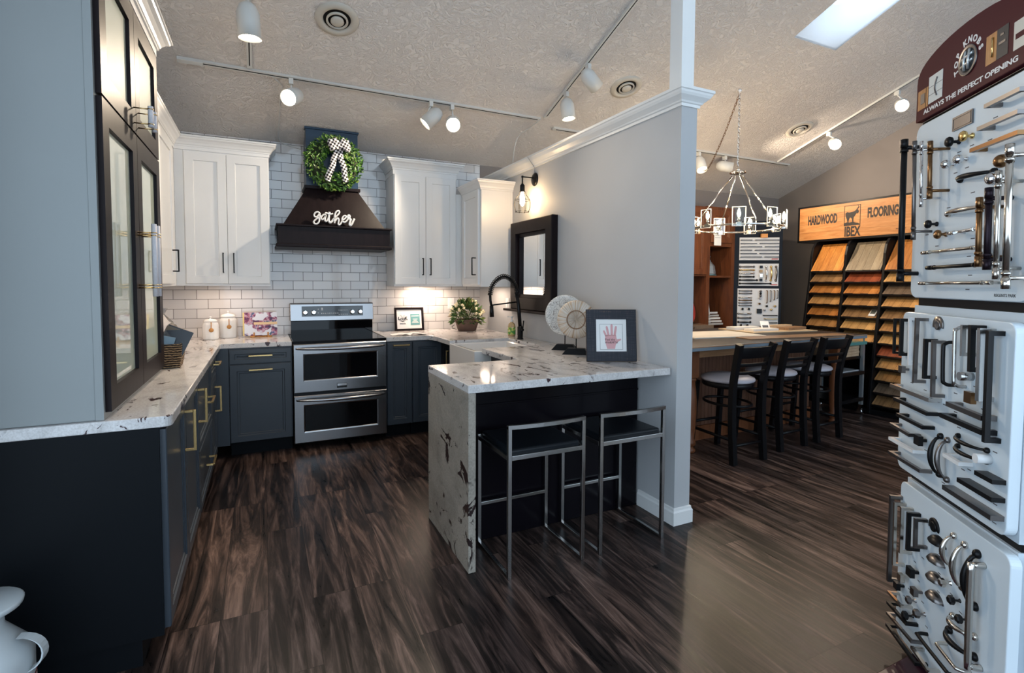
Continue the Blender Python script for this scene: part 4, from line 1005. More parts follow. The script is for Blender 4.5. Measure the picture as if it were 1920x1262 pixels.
b.prism([(x - .002, z) for x, z in horn], -.0006, 0, 'y', Mg)
b.prism([(-.089, -.112), (-.089, -.085), (-.060, -.076), (-.030, -.082), (.010, -.074), (.040, -.088), (.07, -.095), (.089, -.108), (.089, -.112)], -.0006, 0, 'y', Mg)
b.build('ibex_emblem', CH, hdr)
# flooring samples, one per shelf
def wm(i):
    pal = [((.55, .17, .025), (.85, .36, .08)), ((.30, .22, .14), (.46, .37, .25)), ((.46, .15, .035), (.74, .31, .08)), ((.24, .12, .05), (.44, .25, .11)), ((.22, .045, .02), (.42, .11, .045)),
           ((.52, .25, .08), (.80, .43, .16)), ((.15, .10, .065), (.27, .19, .13)), ((.56, .29, .09), (.82, .48, .19)), ((.38, .17, .055), (.64, .33, .12))]
    return wood('flooring_%d' % i, pal[i][0], pal[i][1], (2.0, 10, 10), .35, (.6, .085, 0), (.05, .025, .01), .35)
cols = [('left', 3.838, 4.229), ('middle', 3.408, 3.802), ('right', 2.978, 3.372)]
kinds = {'left': [0, 3, 2, 5, 2, 8, 3], 'middle': [1, 4, 2, 8, 3, 7, 5], 'right': [2, 7, 6, 5, 3, 8, 7, 4, 5, 8, 6, 3]}
desc = ['orange', 'grey-beige', 'red-orange', 'brown', 'dark red', 'honey', 'grey-brown', 'golden', 'chestnut']
ordn = ['top', 'second', 'third', 'fourth', 'fifth', 'sixth', 'seventh', 'eighth', 'ninth', 'tenth', 'eleventh', 'twelfth']
SAMP = {}
for cn, ya, yb in cols:
    for i, kd in enumerate(kinds[cn]):
        z = 1.567 - .1335 * i; x = 6.105 - .0135 * i
        if i == 0: ang, Lb = math.radians(56), .40
        else: ang, Lb = math.radians(42), .25
        key = (i == 0, round(yb - ya, 3), kd)
        if key not in SAMP:
            b = MB(); b.box(0, Lb, -(yb - ya) / 2 + .004, (yb - ya) / 2 - .004, 0, .016)
            o = b.build('flooring_sample', wm(kd), bevel=.001); SAMP[key] = o
        else:
            o = SAMP[key].copy(); COL.objects.link(o)
        o.location = (x, (ya + yb) / 2, z); o.rotation_euler = (0, -ang, 0)
        tag(o, ('%s long steep wood flooring sample at the top of the %s rack column' % (desc[kd], cn)) if i == 0 else '%s wood flooring sample, %s down in the %s rack column' % (desc[kd], ordn[i], cn), 'flooring sample', 'flooring samples in the rack')
        # the shelf that carries it
        M_ = Mo @ Tr(x, (ya + yb) / 2, z) @ Ry(-ang)
        MB().box(.0, Lb + .01, -(yb - ya) / 2, (yb - ya) / 2, -.016, -.001, M_).build('shelf', BLACKS, rk)
        MB().box(-.012, -.001, -(yb - ya) / 2, (yb - ya) / 2, -.016, .010, M_).build('shelf_lip', BLACKS, rk)
th = thing('digital_gauge', 'small white digital gauge standing on a sample in the middle rack column', 'gauge', (6.055, 3.465, 1.0595), -R90)
b = MB(); Mt = Rx(-math.radians(48)); b.box(-.036, .036, -.013, -.001, 0, .10, Mt); b.build('case', IVORY, th, bevel=.004); MB().box(-.026, .026, -.0145, -.0128, .026, .088, Mt).build('screen', mat('grey_lcd', (.10, .11, .10), .3), th)

# corner hardware tower
def pull_shape(b, x0, z0, x1, z1, out, r, yb=0, style='bar'):
    a = Vector((x0, yb - out, z0)); c = Vector((x1, yb - out, z1)); d = (c - a).normalized(); L = (c - a).length
    if style == 'bar':
        b.tube([a, c], r, 10); e = d * min(L * .14, .03)
        for p in (a + e, c - e): b.tube([p, (p.x, yb, p.z)], r * .75, 8); 
        for p in (a + e * 1.4, c - e * 1.4): b.tube([p - d * .004, p + d * .004], r * 1.3, 10)
        for p, s in ((a, 1), (c, -1)): b.tube([p, p + d * s * min(.03, L * .2)], r * 1.22, 10)
    elif style == 'square':
        b.tube([a, c], r * 1.35, 4); 
        for p, s in ((a, 1), (c, -1)): q = p + d * s * r; b.tube([q, (q.x, yb, q.z)], r * 1.35, 4)
    elif style == 'round':
        e = d * .018; pts = [Vector((a.x, yb, a.z)), Vector((a.x, yb - out + .016, a.z)), a + e * .35 + Vector((0, .004, 0)), a + e, c - e, c - e * .35 + Vector((0, .004, 0)), Vector((c.x, yb - out + .016, c.z)), Vector((c.x, yb, c.z))]
        b.tube(smooth(pts, 3), r, 10)
    elif style == 'arch':
        n = 14; pts = []; rs = []
        for k in range(n + 1):
            u = k / n; p = a.lerp(c, u); y = yb - out * math.sin(PI * u) ** .45; pts.append((p.x, y if 0 < k < n else yb, p.z)); rs.append(r * (.85 + .55 * math.sin(PI * u) ** 2))
        b.tube(pts, rs, 10)
        for p in (a, c): b.ball((p.x, yb - .004, p.z), r * 1.9, 10, 6)
    elif style == 'edge':
        b.box(x0, x1, yb - out, yb, (z0 + z1) / 2 - r, (z0 + z1) / 2 + r)
    return b
def knob_shape(b, x, z, out, r, yb=0, style='round'):
    M_ = Tr(x, yb, z) @ Rx(PI / 2)
    if style == 'round': b.lathe([(r * .55, 0), (r * .55, .004), (r * .28, .008), (r * .28, out * .5), (r * .9, out * .62), (r, out * .8), (r * .8, out * .95), (.001, out)], 18, M_)
    elif style == 'ball': b.lathe([(r * .5, 0), (r * .5, .004), (r * .25, .008), (r * .25, out * .4)], 14, M_); b.ball((x, yb - out * .72, z), r, 14, 9)
    elif style == 'square': b.box(x - r * .3, x + r * .3, yb - out * .6, yb, z - r * .3, z + r * .3); b.box(x - r, x + r, yb - out, yb - out * .55, z - r, z + r)
    elif style == 'hex': b.lathe([(r * .5, 0), (r * .25, .006), (r * .25, out * .5), (r, out * .58), (r, out * .9), (r * .7, out)], 6, M_, False)
    elif style == 'cyl': b.lathe([(r, 0), (r, out)], 18, M_)
    elif style == 'cup':
        vs = []; n = 10; 
        b.lathe([(r * 1.0, 0), (r * .98, .012), (r * .72, .024), (.001, .03)], 16, Tr(x, yb, z) @ Rx(PI / 2) @ Matrix.Diagonal((1.5, 1, 1, 1)), True, 0, PI)
        b.box(x - r * 1.6, x + r * 1.6, yb - .003, yb, z - .002, z + .004)
    return b
tw = thing('hardware_tower', 'dark corner tower showing white boards of cabinet pulls beside the flooring rack', 'display tower', (5.86, 4.92, 0), math.radians(-32))
MB().box(-.30, .30, -.26, .26, 0, 2.22).build('body', mat('blue_black_panel', (.006, .007, .011), .45, spec=.2), tw)
BOARD = mat('white_board', (.66, .64, .63), .35)
FIN = [PEWTER, BLACKM, NICKEL, BRASS, BRONZE, CHROME]
def board(y, x0, x1, z0, z1, rot=None):
    M_ = rot if rot is not None else Matrix.Identity(4)
    return MB().box(x0, x1, -.012, 0, z0, z1, M_).build('display_board', BOARD, tw)
rnd = random.Random(3)
p1 = MB().box(-.235, .255, -.272, -.2601, 1.72, 2.01).build('display_board', BOARD, tw)
for i in range(6):
    z = 1.975 - i * .043; s = (.30, .42, .55, .30, .42, .55)[i]
    for a, c in ((-.225, -.235 + .49 * s), (-.225 + .49 * s + .03, .245)):
        pull_shape(MB(), a, z, c, z, .03, .0055, -.272, 'square').build('cabinet_pull', DPEW, p1)
MB().box(.165, .245, -.2726, -.2721, 1.728, 1.740).build('red_label', mat('red_print', (.45, .03, .02), .5), p1)
p2 = MB().box(-.235, .255, -.272, -.2601, 1.39, 1.675).build('display_board', BOARD, tw)
for i, (fin, L) in enumerate(((PEWTER, .17), (BRASS, .17), (NICKEL, .17), (BLACKM, .17), (BLACKM, .21), (BLACKM, .38))): pull_shape(MB(), -.222, 1.635 - i * .043, -.222 + L, 1.635 - i * .043, .03, .0075, -.272, 'arch').build('cabinet_pull', fin, p2)
for i, fin in enumerate((BLACKM, BRONZE, NICKEL, BLACKM)): knob_shape(MB(), .032, 1.632 - i * .055, .03, .017, -.272, 'square').build('cabinet_knob', fin, p2)
for i, fin in enumerate((CHROME, GOLD, PEWTER)): pull_shape(MB(), .098 + i * .062, 1.46, .098 + i * .062, 1.635, .03, .0085, -.272, 'arch').build('cabinet_pull', fin, p2)
MB().box(.165, .245, -.2726, -.2721, 1.398, 1.410).build('red_label', MATS['red_print'], p2)
p3 = MB().box(-.245, .265, -.272, -.2601, .80, 1.355).build('display_board', BOARD, tw)
for i in range(6): pull_shape(MB(), -.225, 1.325 - i * .034 - (.02 if i > 1 else 0), -.225 + .15, 1.325 - i * .034 - (.02 if i > 1 else 0), .028, .006, -.272, 'arch').build('cabinet_pull', FIN[(0, 0, 2, 4, 0, 0)[i]], p3)
for i, (x, z, f) in enumerate(((-.185, 1.09, 1), (-.105, 1.09, 1), (.025, 1.23, 5), (.025, 1.16, 4), (.09, 1.08, 5), (.115, 1.13, 1), (.17, 1.085, 3), (.215, 1.13, 3), (-.20, .88, 1), (-.12, .88, 1), (.035, 1.32, 0), (.035, 1.29, 1), (.035, 1.26, 0))): knob_shape(MB(), x, z, .028, .015, -.272, 'ball').build('cabinet_knob', FIN[f], p3)
knob_shape(MB(), .025, 1.065, .02, .03, -.272, 'square').build('cabinet_knob', BLACKM, p3)
for i, (z, f) in enumerate(((1.03, 2), (.975, 0), (.92, 1))): pull_shape(MB(), -.23, z, -.08, z, .028, .0075, -.272, 'arch').build('cabinet_pull', FIN[f], p3)
for i, (x, f) in enumerate(((.115, 4), (.16, 0), (.205, 4), (.245, 0))): pull_shape(MB(), x, 1.17 + .02 * i, x, 1.33, .028, .006, -.272, 'round').build('cabinet_pull', FIN[f], p3)
for i, (z, f) in enumerate(((1.01, 1), (.965, 3), (.915, 1), (.875, 0))): pull_shape(MB(), .08 + .012 * i, z, .25, z, .028, .006, -.272, 'round').build('cabinet_pull', FIN[f], p3)
MB().box(.02, .10, -.305, -.275, 2.005, 2.055).build('orange_tag', mat('orange_card', (.70, .30, .08), .5), p1)
# boards on the tower's left face
ML = Rz(-PI / 2)
for z0, z1 in ((1.72, 2.01), (1.39, 1.675), (.80, 1.355)):
    q = MB().box(-.19, .22, -.312, -.3001, z0, z1, ML).build('display_board', BOARD if z0 > 1 else mat('grey_board', (.25, .25, .24), .4), tw)
    nrow = int((z1 - z0) / .045)
    for i in range(nrow):
        for k, (a, c) in enumerate(((-.17, -.05), (.02, .18))):
            z = z1 - .03 - i * .045; bb = MB()
            pull_shape(bb, a, z, c - .04 * (i % 3), z, .035, .008, 0, 'arch' if k else 'square'); bb.v = [tuple(ML @ Vector((x, y - .312, zz))) for x, y, zz in bb.v]
            bb.build('cabinet_pull', FIN[(i * 2 + k) % 6 if z0 > 1.5 else (i + k) % 2], q)

# brown hutch against the far wall
CHERRY = wood('cherry_wood', (.085, .026, .012), (.165, .055, .022), (7, 7, 1), .4); CHD = wood('dark_cherry', (.05, .016, .010), (.085, .030, .016), (7, 7, 1), .45)
hu = thing('wall_cabinet', 'cherry wood wall cabinet half hidden behind the partition end', 'cabinet', (4.32, 4.80, 0))
MB().box(0, .609, 0, .544, 1.506, 2.36).build('body', CHERRY, hu)
for a, c in ((.01, .30), (.31, .60)): door(hu, 'door', a, c, 1.525, 2.34, CHERRY, 'raised', .065)
hb_ = thing('base_cabinet', 'cherry wood base cabinet with speckled brown stone top by the far wall', 'cabinet', (4.32, 4.68, 0))
MB().box(0, .609, 0, .664, 0, .82).build('body', CHERRY, hb_); MB().box(-.01, .610, -.02, .664, .82, .912).build('stone_top', GRAN_D, hb_)
un = thing('shelf_unit', 'tall cherry wood open shelf unit against the far wall', 'shelf unit', (4.932, 4.80, 0))
MB().box(0, .055, 0, .544, 0, 2.37).build('side_panel', CHERRY, un); MB().box(.425, .48, 0, .544, 0, 2.37).build('side_panel', CHERRY, un); MB().box(.0555, .4245, .345, .364, 0, 2.37).build('back_panel', CHD, un)
for z0, z1 in ((.77, .825), (1.490, 1.515), (1.88, 1.925), (2.33, 2.37)): MB().box(.0555, .4245, 0.004, .3445, z0, z1).build('shelf', CHERRY, un)
d0 = door(un, 'door', .058, .422, 1.927, 2.328, CHERRY, 'raised', .06); door(un, 'door', .058, .422, .06, .768, CHERRY, 'raised', .06)
o = MB().box(-.06, .06, -.002, 0, -.155, .155).build('paper_notice', PAPER, d0, (.158, -.0205, 2.045))
b = MB()
for i in range(7): b.box(-.045, .045 - .012 * (i % 3), -.0025, -.0021, .12 - i * .03, .124 - i * .03)
b.v = [(x + .158, y - .0205, z + 2.045) for x, y, z in b.v]; b.build('notice_print', GREYINK, d0)
gx = thing('wrapped_ornament', 'clear wrapped ornament on the middle shelf of the cherry unit', 'ornament', (5.085, 4.93, 1.5155))
MB().lathe([(.085, 0), (.10, .03), (.085, .12), (.04, .18), (.02, .22), (.035, .245)], 8, None, False).build('wrap', mat('cloudy_wrap', (.45, .50, .55), .2, trans=.6), gx)
MB().lathe([(.09, 0), (.11, .004), (.11, .012), (.02, .012)], 24).build('dish', mat('teal_dish', (.03, .16, .20), .3), gx); MB().lathe([(.05, .012), (.06, .06), (.03, .12), (.01, .14)], 12).build('filling', mat('dark_filling', (.06, .06, .07), .3), gx)
sbx = thing('door_sample_display', 'white sample rack with tilted door samples in the lower shelf of the cherry unit', 'sample display', (5.135, 4.92, .8255))
b = MB(); Mx = Tr(-.03, .05, 0) @ Rx(-.15); b.box(-.11, .11, 0, .01, 0, .60, Mx); b.build('card', PAPER, sbx)
b = MB(); b.box(-.05, .07, -.001, 0, .23, .38, Mx); b.box(-.08, .06, -.001, 0, .50, .51, Mx); b.box(-.08, .02, -.001, 0, .47, .476, Mx); b.build('card_print', mat('pale_grey_print', (.45, .45, .44), .6), sbx)
for i in range(5): MB().box(-.13 - .004 * i, .10 + .012 * i, -.03 - .012 * i, -.012 - .012 * i, .205 - .035 * i, .228 - .035 * i).build('sample_strip', mat('strip_%d' % (i % 3), ((.62, .6, .58), (.42, .41, .40), (.72, .71, .69))[i % 3], .4), sbx)
o = thing('decorative_plate', 'red round plate on a stand on the stone-topped cherry cabinet', 'plate', (4.68, 4.84, .9125), .35)
Mp_ = Tr(0, 0, .182) @ Rx(PI / 2 - .2); MB().lathe([(.001, -.004), (.10, -.004), (.165, .012), (.17, .016), (.16, .016), (.10, .003), (.001, .002)], 40, Mp_).build('plate', mat('red_glaze', (.30, .035, .03), .15), o)
MB().lathe([(.163, .0165), (.171, .0185), (.173, .012)], 40, Mp_, cap=False).build('rim', NICKEL, o); b = MB(); b.tube([(-.06, -.05, .0055), (-.06, .03, .0055), (-.04, .09, .15)], .004, 6); b.tube([(.06, -.05, .0055), (.06, .03, .0055), (.04, .09, .15)], .004, 6); b.tube([(-.06, .03, .0055), (.06, .03, .0055)], .004, 6); b.build('stand', BLACKM, o)

# ------------------------------------------------------------------ island table with three wooden stools
RT = .032
tb = thing('island_table', 'wooden island table with beadboard base and turned legs in the flooring room', 'table', (2.95, 3.005, 0), RT)
LAM = wood('dark_laminate', (.022, .021, .022), (.045, .042, .042), (2, 14, 14), .4, spec=.25)
OAKT = wood('oak_trim', (.28, .14, .065), (.40, .22, .11), (1, 10, 10), .4); OAKD = wood('red_oak', (.13, .042, .016), (.21, .075, .03), (8, 8, 1), .4)
tp = MB().box(0, 2.37, 0, 1.18, .892, .921).build('tabletop', LAM, tb); MB().box(0, 2.37, -.006, -.0005, .886, .921).build('edge_band', mat('blue_grey_edge', (.16, .20, .24), .35), tp, bevel=.002)
MB().box(.0, 2.37, -.0075, -.006, .912, .9195).build('edge_line', OAKT, tp)
for x0_, x1_, y0_, y1_ in ((.19, 2.19, .18, .205), (.19, 2.19, 1.0, 1.025)): MB().box(x0_, x1_, y0_, y1_, .80, .891).build('apron', OAKT, tb)
MB().box(.20, 2.18, .46, .98, 0.0, .891).build('base_core', OAKD, tb)
bd = wood('beadboard_oak', (.10, .042, .024), (.155, .068, .038), (8, 8, 1), .5); b = MB()
for i in range(44): b.box(.20 + i * .045, .242 + i * .045, .446, .4595, .13, .80)
b.build('beadboard', bd, tb, bevel=.003); MB().box(.19, 2.19, .438, .4595, 0, .128).build('base_skirt', OAKD, tb)
TL = [(.036, 0), (.046, .012), (.048, .03), (.034, .045), (.030, .055), (.046, .065), (.050, .09), (.044, .105), (.036, .115), (.044, .20), (.052, .34), (.052, .44), (.044, .54), (.036, .60), (.045, .61), (.048, .625), (.036, .635)]
for x, y in ((.235, .225), (2.245, .225), (.235, 1.0), (2.245, 1.0)):
    l = MB(); l.lathe(TL, 24, Tr(x, y, 0)); l.box(x - .046, x + .046, y - .046, y + .046, .635, .891); l.build('leg', OAKD, tb)
def wstool(label, x, y, rz):
    s = thing('wooden_stool', label, 'stool', (x, y, 0), rz, 'black wooden stools at the island table')
    w = .168
    for k in (-1, 1):
        MB().tube(smooth([(k * w, .008, 0), (k * w, .030, .30), (k * w, .030, .60), (k * (w + .006), -.005, .80), (k * (w + .022), -.045, .95)], 4), .031, 4).build('leg', BLACKS, s)
        MB().tube([(k * w * .93, .475, 0), (k * w * .85, .43, .60)], .027, 4).build('leg', BLACKS, s)
    MB().lathe([(.01, .575), (.185, .575), (.195, .585), (.195, .612), (.185, .62), (.01, .62)], 32, Tr(0, .235, 0) @ Matrix.Diagonal((1, 1.06, 1, 1))).build('seat_frame', BLACKS, s)
    MB().lathe([(.195, .6205), (.205, .632), (.200, .648), (.15, .668), (.001, .678)], 36, Tr(0, .235, 0) @ Matrix.Diagonal((1, 1.06, 1, 1))).build('cushion', VINYL, s)
    def rail(z0, z1, dy0, dy1, hw, name):
        vs = []; n = 10
        for i in range(n + 1):
            u = -1 + 2 * i / n; c = -.030 * (1 - u * u)
            for (dy, z) in ((dy0, z0), (dy1, z1)): vs += [(u * hw, dy + c - .009, z), (u * hw, dy + c + .009, z)]
        fs = []
        for i in range(n):
            a = 4 * i; e = a + 4; fs += [(a, a + 1, e + 1, e), (a + 2, e + 2, e + 3, a + 3), (a, e, e + 2, a + 2), (a + 1, a + 3, e + 3, e + 1)]
        fs += [(0, 2, 3, 1), (4 * n, 4 * n + 1, 4 * n + 3, 4 * n + 2)]
        MB().add(vs, fs, True).build(name, BLACKS, s, bevel=.004)
    rail(.835, .925, -.012, -.040, .186, 'top_rail'); rail(.770, .796, .004, -.002, .176, 'slat'); rail(.705, .731, .016, .010, .172, 'slat')
    ring = [(math.cos(a) * .158, .235 + math.sin(a) * .205, .44) for a in [2 * PI * k / 28 for k in range(28)]]
    MB().tube(ring, .011, 8, True).build('ring_stretcher', BLACKS, s)
    for z, nm, e0, e1 in ((.145, 'rung', (-w, .02), (w, .02)), (.24, 'rung', (-w * .9, .455), (w * .9, .455)), (.19, 'rung', (-w, .03), (-w * .92, .46)), (.19, 'rung', (w, .03), (w * .92, .46))): MB().tube([(*e0, z), (*e1, z)], .012, 8).build(nm, BLACKS, s)
wstool('black wooden stool with a grey seat, nearest the partition', 3.428, 2.845, 0)
wstool('black wooden stool with a grey seat, middle of three at the island table', 4.06, 2.925, .05)
wstool('black wooden stool with a grey seat, farthest right beside the cart', 4.59, 2.955, .03)
# things lying on the island table
ZT = .9215
def slab(name, label, cat, x, y, z, w, d, h, m, rz): return tag(MB().box(-w / 2, w / 2, -d / 2, d / 2, 0, h).build(name, m, None, (x, y, z), (0, 0, rz), bevel=.001), label, cat)
slab('sample_board', 'large white sample board at the left end of the island table', 'sample board', 3.86, 3.66, ZT, .80, .52, .010, mat('cream_board', (.60, .55, .48), .35), -.12)
slab('sample_board', 'large tan sample board under the stacks on the island table', 'sample board', 4.80, 3.80, ZT, .86, .50, .010, wood('tan_board', (.50, .36, .22), (.62, .47, .31), (2, 12, 12), .4), -.10)
slab('flooring_plank', 'long brown flooring plank along the near edge of the island table', 'flooring sample', 4.46, 3.215, ZT + .0005, 1.26, .19, .009, wood('plank_brown', (.17, .10, .06), (.30, .19, .12), (2, 14, 14), .35), -.10)
for i, (x, y, z, w, d, h, lab) in enumerate(((4.62, 3.73, ZT + .0105, .34, .13, .022, 'white sample block in the front row of the tan board'), (4.55, 3.90, ZT + .0105, .34, .12, .030, 'white sample block in the back row of the tan board'))): slab('sample_block', lab, 'sample block', x, y, z, w, d, h, mat('white_block', (.70, .68, .65), .4), -.08)
slab('sample_block', 'brown wood sample block at the right of the tan board', 'sample block', 5.05, 3.70, ZT + .0105, .34, .13, .026, wood('brown_block', (.24, .13, .07), (.40, .24, .13), (2, 12, 12), .4), .12)
slab('sample_block', 'thin pale wood strip behind the brown sample block', 'sample block', 5.06, 3.88, ZT + .0105, .36, .08, .034, wood('tan_block', (.55, .38, .22), (.68, .50, .32), (2, 12, 12), .4), -.05)
o = thing('card_holder', 'small white tilted card between the sample stacks on the island table', 'card', (4.78, 3.80, ZT + .0105), -.5); MB().box(-.045, .045, 0, .004, 0, .10, Rx(-.6)).build('card', PAPER, o); MB().box(-.03, .03, -.001, 0, .02, .05, Rx(-.6)).build('print', GREYINK, o)
# rolling cart
ca = thing('rolling_cart', 'black and grey rolling sample cart between the island table and flooring rack', 'cart', (5.36, 3.36, 0), .06)
CG = mat('grey_cart_metal', (.30, .33, .35), .35, metal=.6)
for x in (0.02, .46):
    for y in (.02, .46):
        MB().box(x - .016, x + .016, y - .016, y + .016, .11, .765).build('post', CG, ca)
        b = MB(); b.lathe([(.028, -.012), (.030, 0), (.028, .012)], 18, Tr(x, y + .01, .031) @ Ry(PI / 2)); b.box(x - .02, x - .014, y - .012, y + .018, .03, .085); b.box(x + .014, x + .02, y - .012, y + .018, .03, .085); b.box(x - .02, x + .02, y - .018, y + .018, .085, .11); b.build('caster', CHROME, ca)
MB().box(-.0, .48, .0, .48, .15, .19).build('lower_shelf', BLACKS, ca, bevel=.003); MB().box(.0, .48, .0, .48, .44, .48).build('middle_shelf', BLACKS, ca, bevel=.003)
MB().box(-.01, .49, -.01, .49, .766, .80).build('glass_top', mat('green_glass', (.10, .26, .24), .08, spec=.6), ca, bevel=.003)
b = MB(); b.tube([(.0, .02, .80), (.0, .02, .86), (.48, .02, .86), (.48, .02, .80)], .008, 8); b.tube([(.0, .46, .80), (.0, .46, .86), (.48, .46, .86), (.48, .46, .80)], .008, 8); b.build('hand_rail', CG, ca)
for i in range(4): slab('sample_board', ('%s pale wood sample board in the stack inside the rolling cart' % ('bottom', 'second', 'third', 'top')[i]), 'sample board', 5.59 + .006 * (i % 2), 3.605, .6395 + i * .0285, .37, .38, .027, wood('pale_stack_%d' % (i % 2), (.42, .28, .17), (.58, .42, .28), (2, 12, 12), .45), .06)
MB().box(.02, .46, .03, .45, .612, .638).build('upper_shelf', BLACKS, ca)
slab('tile_sample', 'grey tile sample lying on the middle shelf of the rolling cart', 'tile sample', 5.59, 3.55, .4805, .34, .30, .012, mat('grey_tile_sample', (.40, .42, .44), .2), .06)
# ------------------------------------------------------------------ big hardware display beside the camera
hs = thing('hardware_display', 'tall white display of cabinet pulls and knobs topped by a maroon arched sign', 'display stand', (2.2307, 1.1266, 0), math.radians(-128))
DB = painted('display_board_white', (.66, .74, .80), .3, .02, 30); DBODY = painted('display_body_white', (.56, .63, .69), .4, .02, 30)
def rrect(x0, x1, z0, z1, r, n=6):
    out = []
    for cx, cz, a in ((x1 - r, z0 + r, -PI / 2), (x1 - r, z1 - r, 0), (x0 + r, z1 - r, PI / 2), (x0 + r, z0 + r, PI)):
        for k in range(n + 1): out.append((cx + r * math.cos(a + PI / 2 * k / n), cz + r * math.sin(a + PI / 2 * k / n)))
    return out
for z0, z1 in ((.045, .668), (.692, 1.332)): MB().box(.014, .600, .001, .34, z0, z1).build('body', DBODY, hs)
MB().box(.010, .604, .001, .34, 1.3605, 2.0).build('body', DBODY, hs)
MB().box(.02, .596, .01, .33, 1.3325, 1.360).build('gap_strip', BLACKS, hs); MB().box(.02, .596, .01, .33, .6685, .6915).build('gap_strip', BLACKS, hs); MB().box(.02, .596, .0, .33, 2.0005, 2.012).build('gap_strip', BLACKS, hs)
bt = MB().prism(rrect(.0, .606, 1.3625, 2.0, .035), -.010, 0, 'y').build('display_board', DB, hs, bevel=.002)
bm_ = MB().prism(rrect(-.004, .598, .705, 1.306, .03), -.030, 0, 'y').build('display_board', DB, hs, bevel=.003)
bb_ = MB().prism(rrect(.030, .622, .062, .662, .03), -.030, 0, 'y').build('display_board', DB, hs, bevel=.003)
# boards on the side that faces away from the flooring room
for z0, z1 in ((.062, .662), (.705, 1.306)):
    sd = MB().prism([(y, z) for y, z in rrect(.03, .33, z0, z1, .03)], .6005, .628, 'x').build('display_board', DB, hs, bevel=.003)
    for i in range(3):
        k = MB(); knob_shape(k, 0, 0, .035, .016, 0, 'square'); k.v = [tuple(Rz(PI / 2) @ Vector(p) + Vector((.628, .10, z0 + .28 + i * .12))) for p in k.v]; k.build('cabinet_knob', BLACKM, sd)
# dark square floor plate
MB().box(1.50, 2.36, .42, 1.035, 0, .044, Matrix.Rotation(math.radians(128), 4, 'Z') @ Tr(-2.2307, -1.1266, 0)).build('floor_plate', mat('maroon_base', (.035, .008, .016), .3), hs, bevel=.004)
FN = {'b': BLACKM, 'p': PEWTER, 'c': CHROME, 'z': BRONZE, 'n': NICKEL, 'u': PURPLE, 'w': IVORY, 'g': GOLD, 's': STOOLM}
def pulls(bd, yb, out, rows):
    for x0, z0, x1, z1, r, st, f in rows: pull_shape(MB(), x0, z0, x1, z1, out, r, yb, st).build('cabinet_pull', FN[f], bd)
def knobs(bd, yb, rows):
    for x, z, r, o_, st, f in rows: knob_shape(MB(), x, z, o_, r, yb, st).build('cup_pull' if st == 'cup' else 'cabinet_knob', FN[f], bd)
pulls(bt, -.010, .058, [(.040, 1.949, .048, 1.421, .0105, 'bar', 'b'), (.113, 1.924, .130, 1.57, .0065, 'bar', 'p'), (.161, 1.911, .173, 1.681, .0052, 'bar', 'c'), (.215, 1.897, .224, 1.701, .0068, 'bar', 'z'),
    (.487, 1.664, .494, 1.462, .0075, 'bar', 'z'), (.527, 1.685, .533, 1.452, .0085, 'bar', 'u'), (.563, 1.725, .572, 1.425, .0070, 'bar', 'n'), (.603, 1.788, .612, 1.398, .0085, 'bar', 'n')])
pulls(bt, -.010, .036, [(.290, 1.752, .452, 1.744, .0062, 'arch', 'b'), (.232, 1.648, .452, 1.644, .0060, 'arch', 'n'), (.297, 1.576, .455, 1.578, .0055, 'bar', 'c'), (.148, 1.522, .468, 1.522, .0055, 'bar', 'n'),
    (.182, 1.468, .482, 1.470, .0062, 'bar', 'b'), (.138, 1.414, .520, 1.416, .0055, 'bar', 'n'), (.458, 1.933, .602, 1.933, .0062, 'square', 'p'), (.430, 1.875, .598, 1.875, .0062, 'square', 'p'), (.400, 1.819, .602, 1.819, .0062, 'square', 'z')])
knobs(bt, -.010, [(.270, 1.879, .017, .04, 'round', 'b'), (.338, 1.879, .017, .036, 'round', 'g'), (.248, 1.811, .015, .036, 'ball', 'c'), (.316, 1.812, .015, .036, 'ball', 'c'), (.162, 1.622, .015, .038, 'round', 'b'), (.220, 1.581, .016, .036, 'round', 'z'),
    (.520, 1.76, .019, .038, 'ball', 'z'), (.486, 1.717, .019, .038, 'ball', 'c')])
pulls(bm_, -.030, .034, [(.012, 1.28, .014, 1.144, .0045, 'square', 'b'), (.064, 1.283, .066, 1.143, .0058, 'square', 'b'), (.122, 1.31 - .02, .130, 1.117, .0050, 'square', 'w'), (.170, 1.292, .168, 1.06, .0058, 'square', 'p'), (.230, 1.224, .231, 1.086, .0058, 'square', 'b'),
    (.278, 1.224, .284, 1.033, .0056, 'square', 'p'), (.332, 1.223, .338, 1.085, .0058, 'round', 'b'), (.390, 1.276, .396, 1.091, .0054, 'round', 's'), (.431, 1.287, .434, 1.192, .0054, 'square', 's'), (.473, 1.290, .477, 1.15, .0072, 'square', 'b'), (.515, 1.284, .519, 1.072, .0072, 'square', 's'), (.552, 1.280, .556, .961, .0072, 'square', 'b'),
    (.006, 1.02, .275, 1.02, .0072, 'square', 's'), (.032, .974, .262, .970, .0062, 'square', 'b'), (.060, .919, .240, .917, .0062, 'square', 'b'), (.012, .870, .155, .866, .0058, 'square', 'p'), (.010, .814, .186, .816, .0062, 'square', 'w'), (.010, .759, .236, .763, .0062, 'square', 'p'),
    (.372, 1.031, .543, 1.027, .0078, 'square', 'p'), (.341, .987, .546, .986, .0078, 'square', 'b'), (.365, .864, .448, .861, .0062, 'square', 'w'), (.282, .902, .284, .772, .0058, 'arch', 'b'), (.321, .900, .327, .770, .0056, 'arch', 'p'),
    (.375, .930, .512, .926, .0048, 'arch', 'b'), (.375, .897, .512, .893, .0048, 'arch', 'b'), (.512, .859, .590, .859, .0065, 'edge', 'b'), (.432, .808, .590, .808, .0068, 'edge', 'b'), (.358, .756, .590, .756, .0072, 'edge', 'p')])
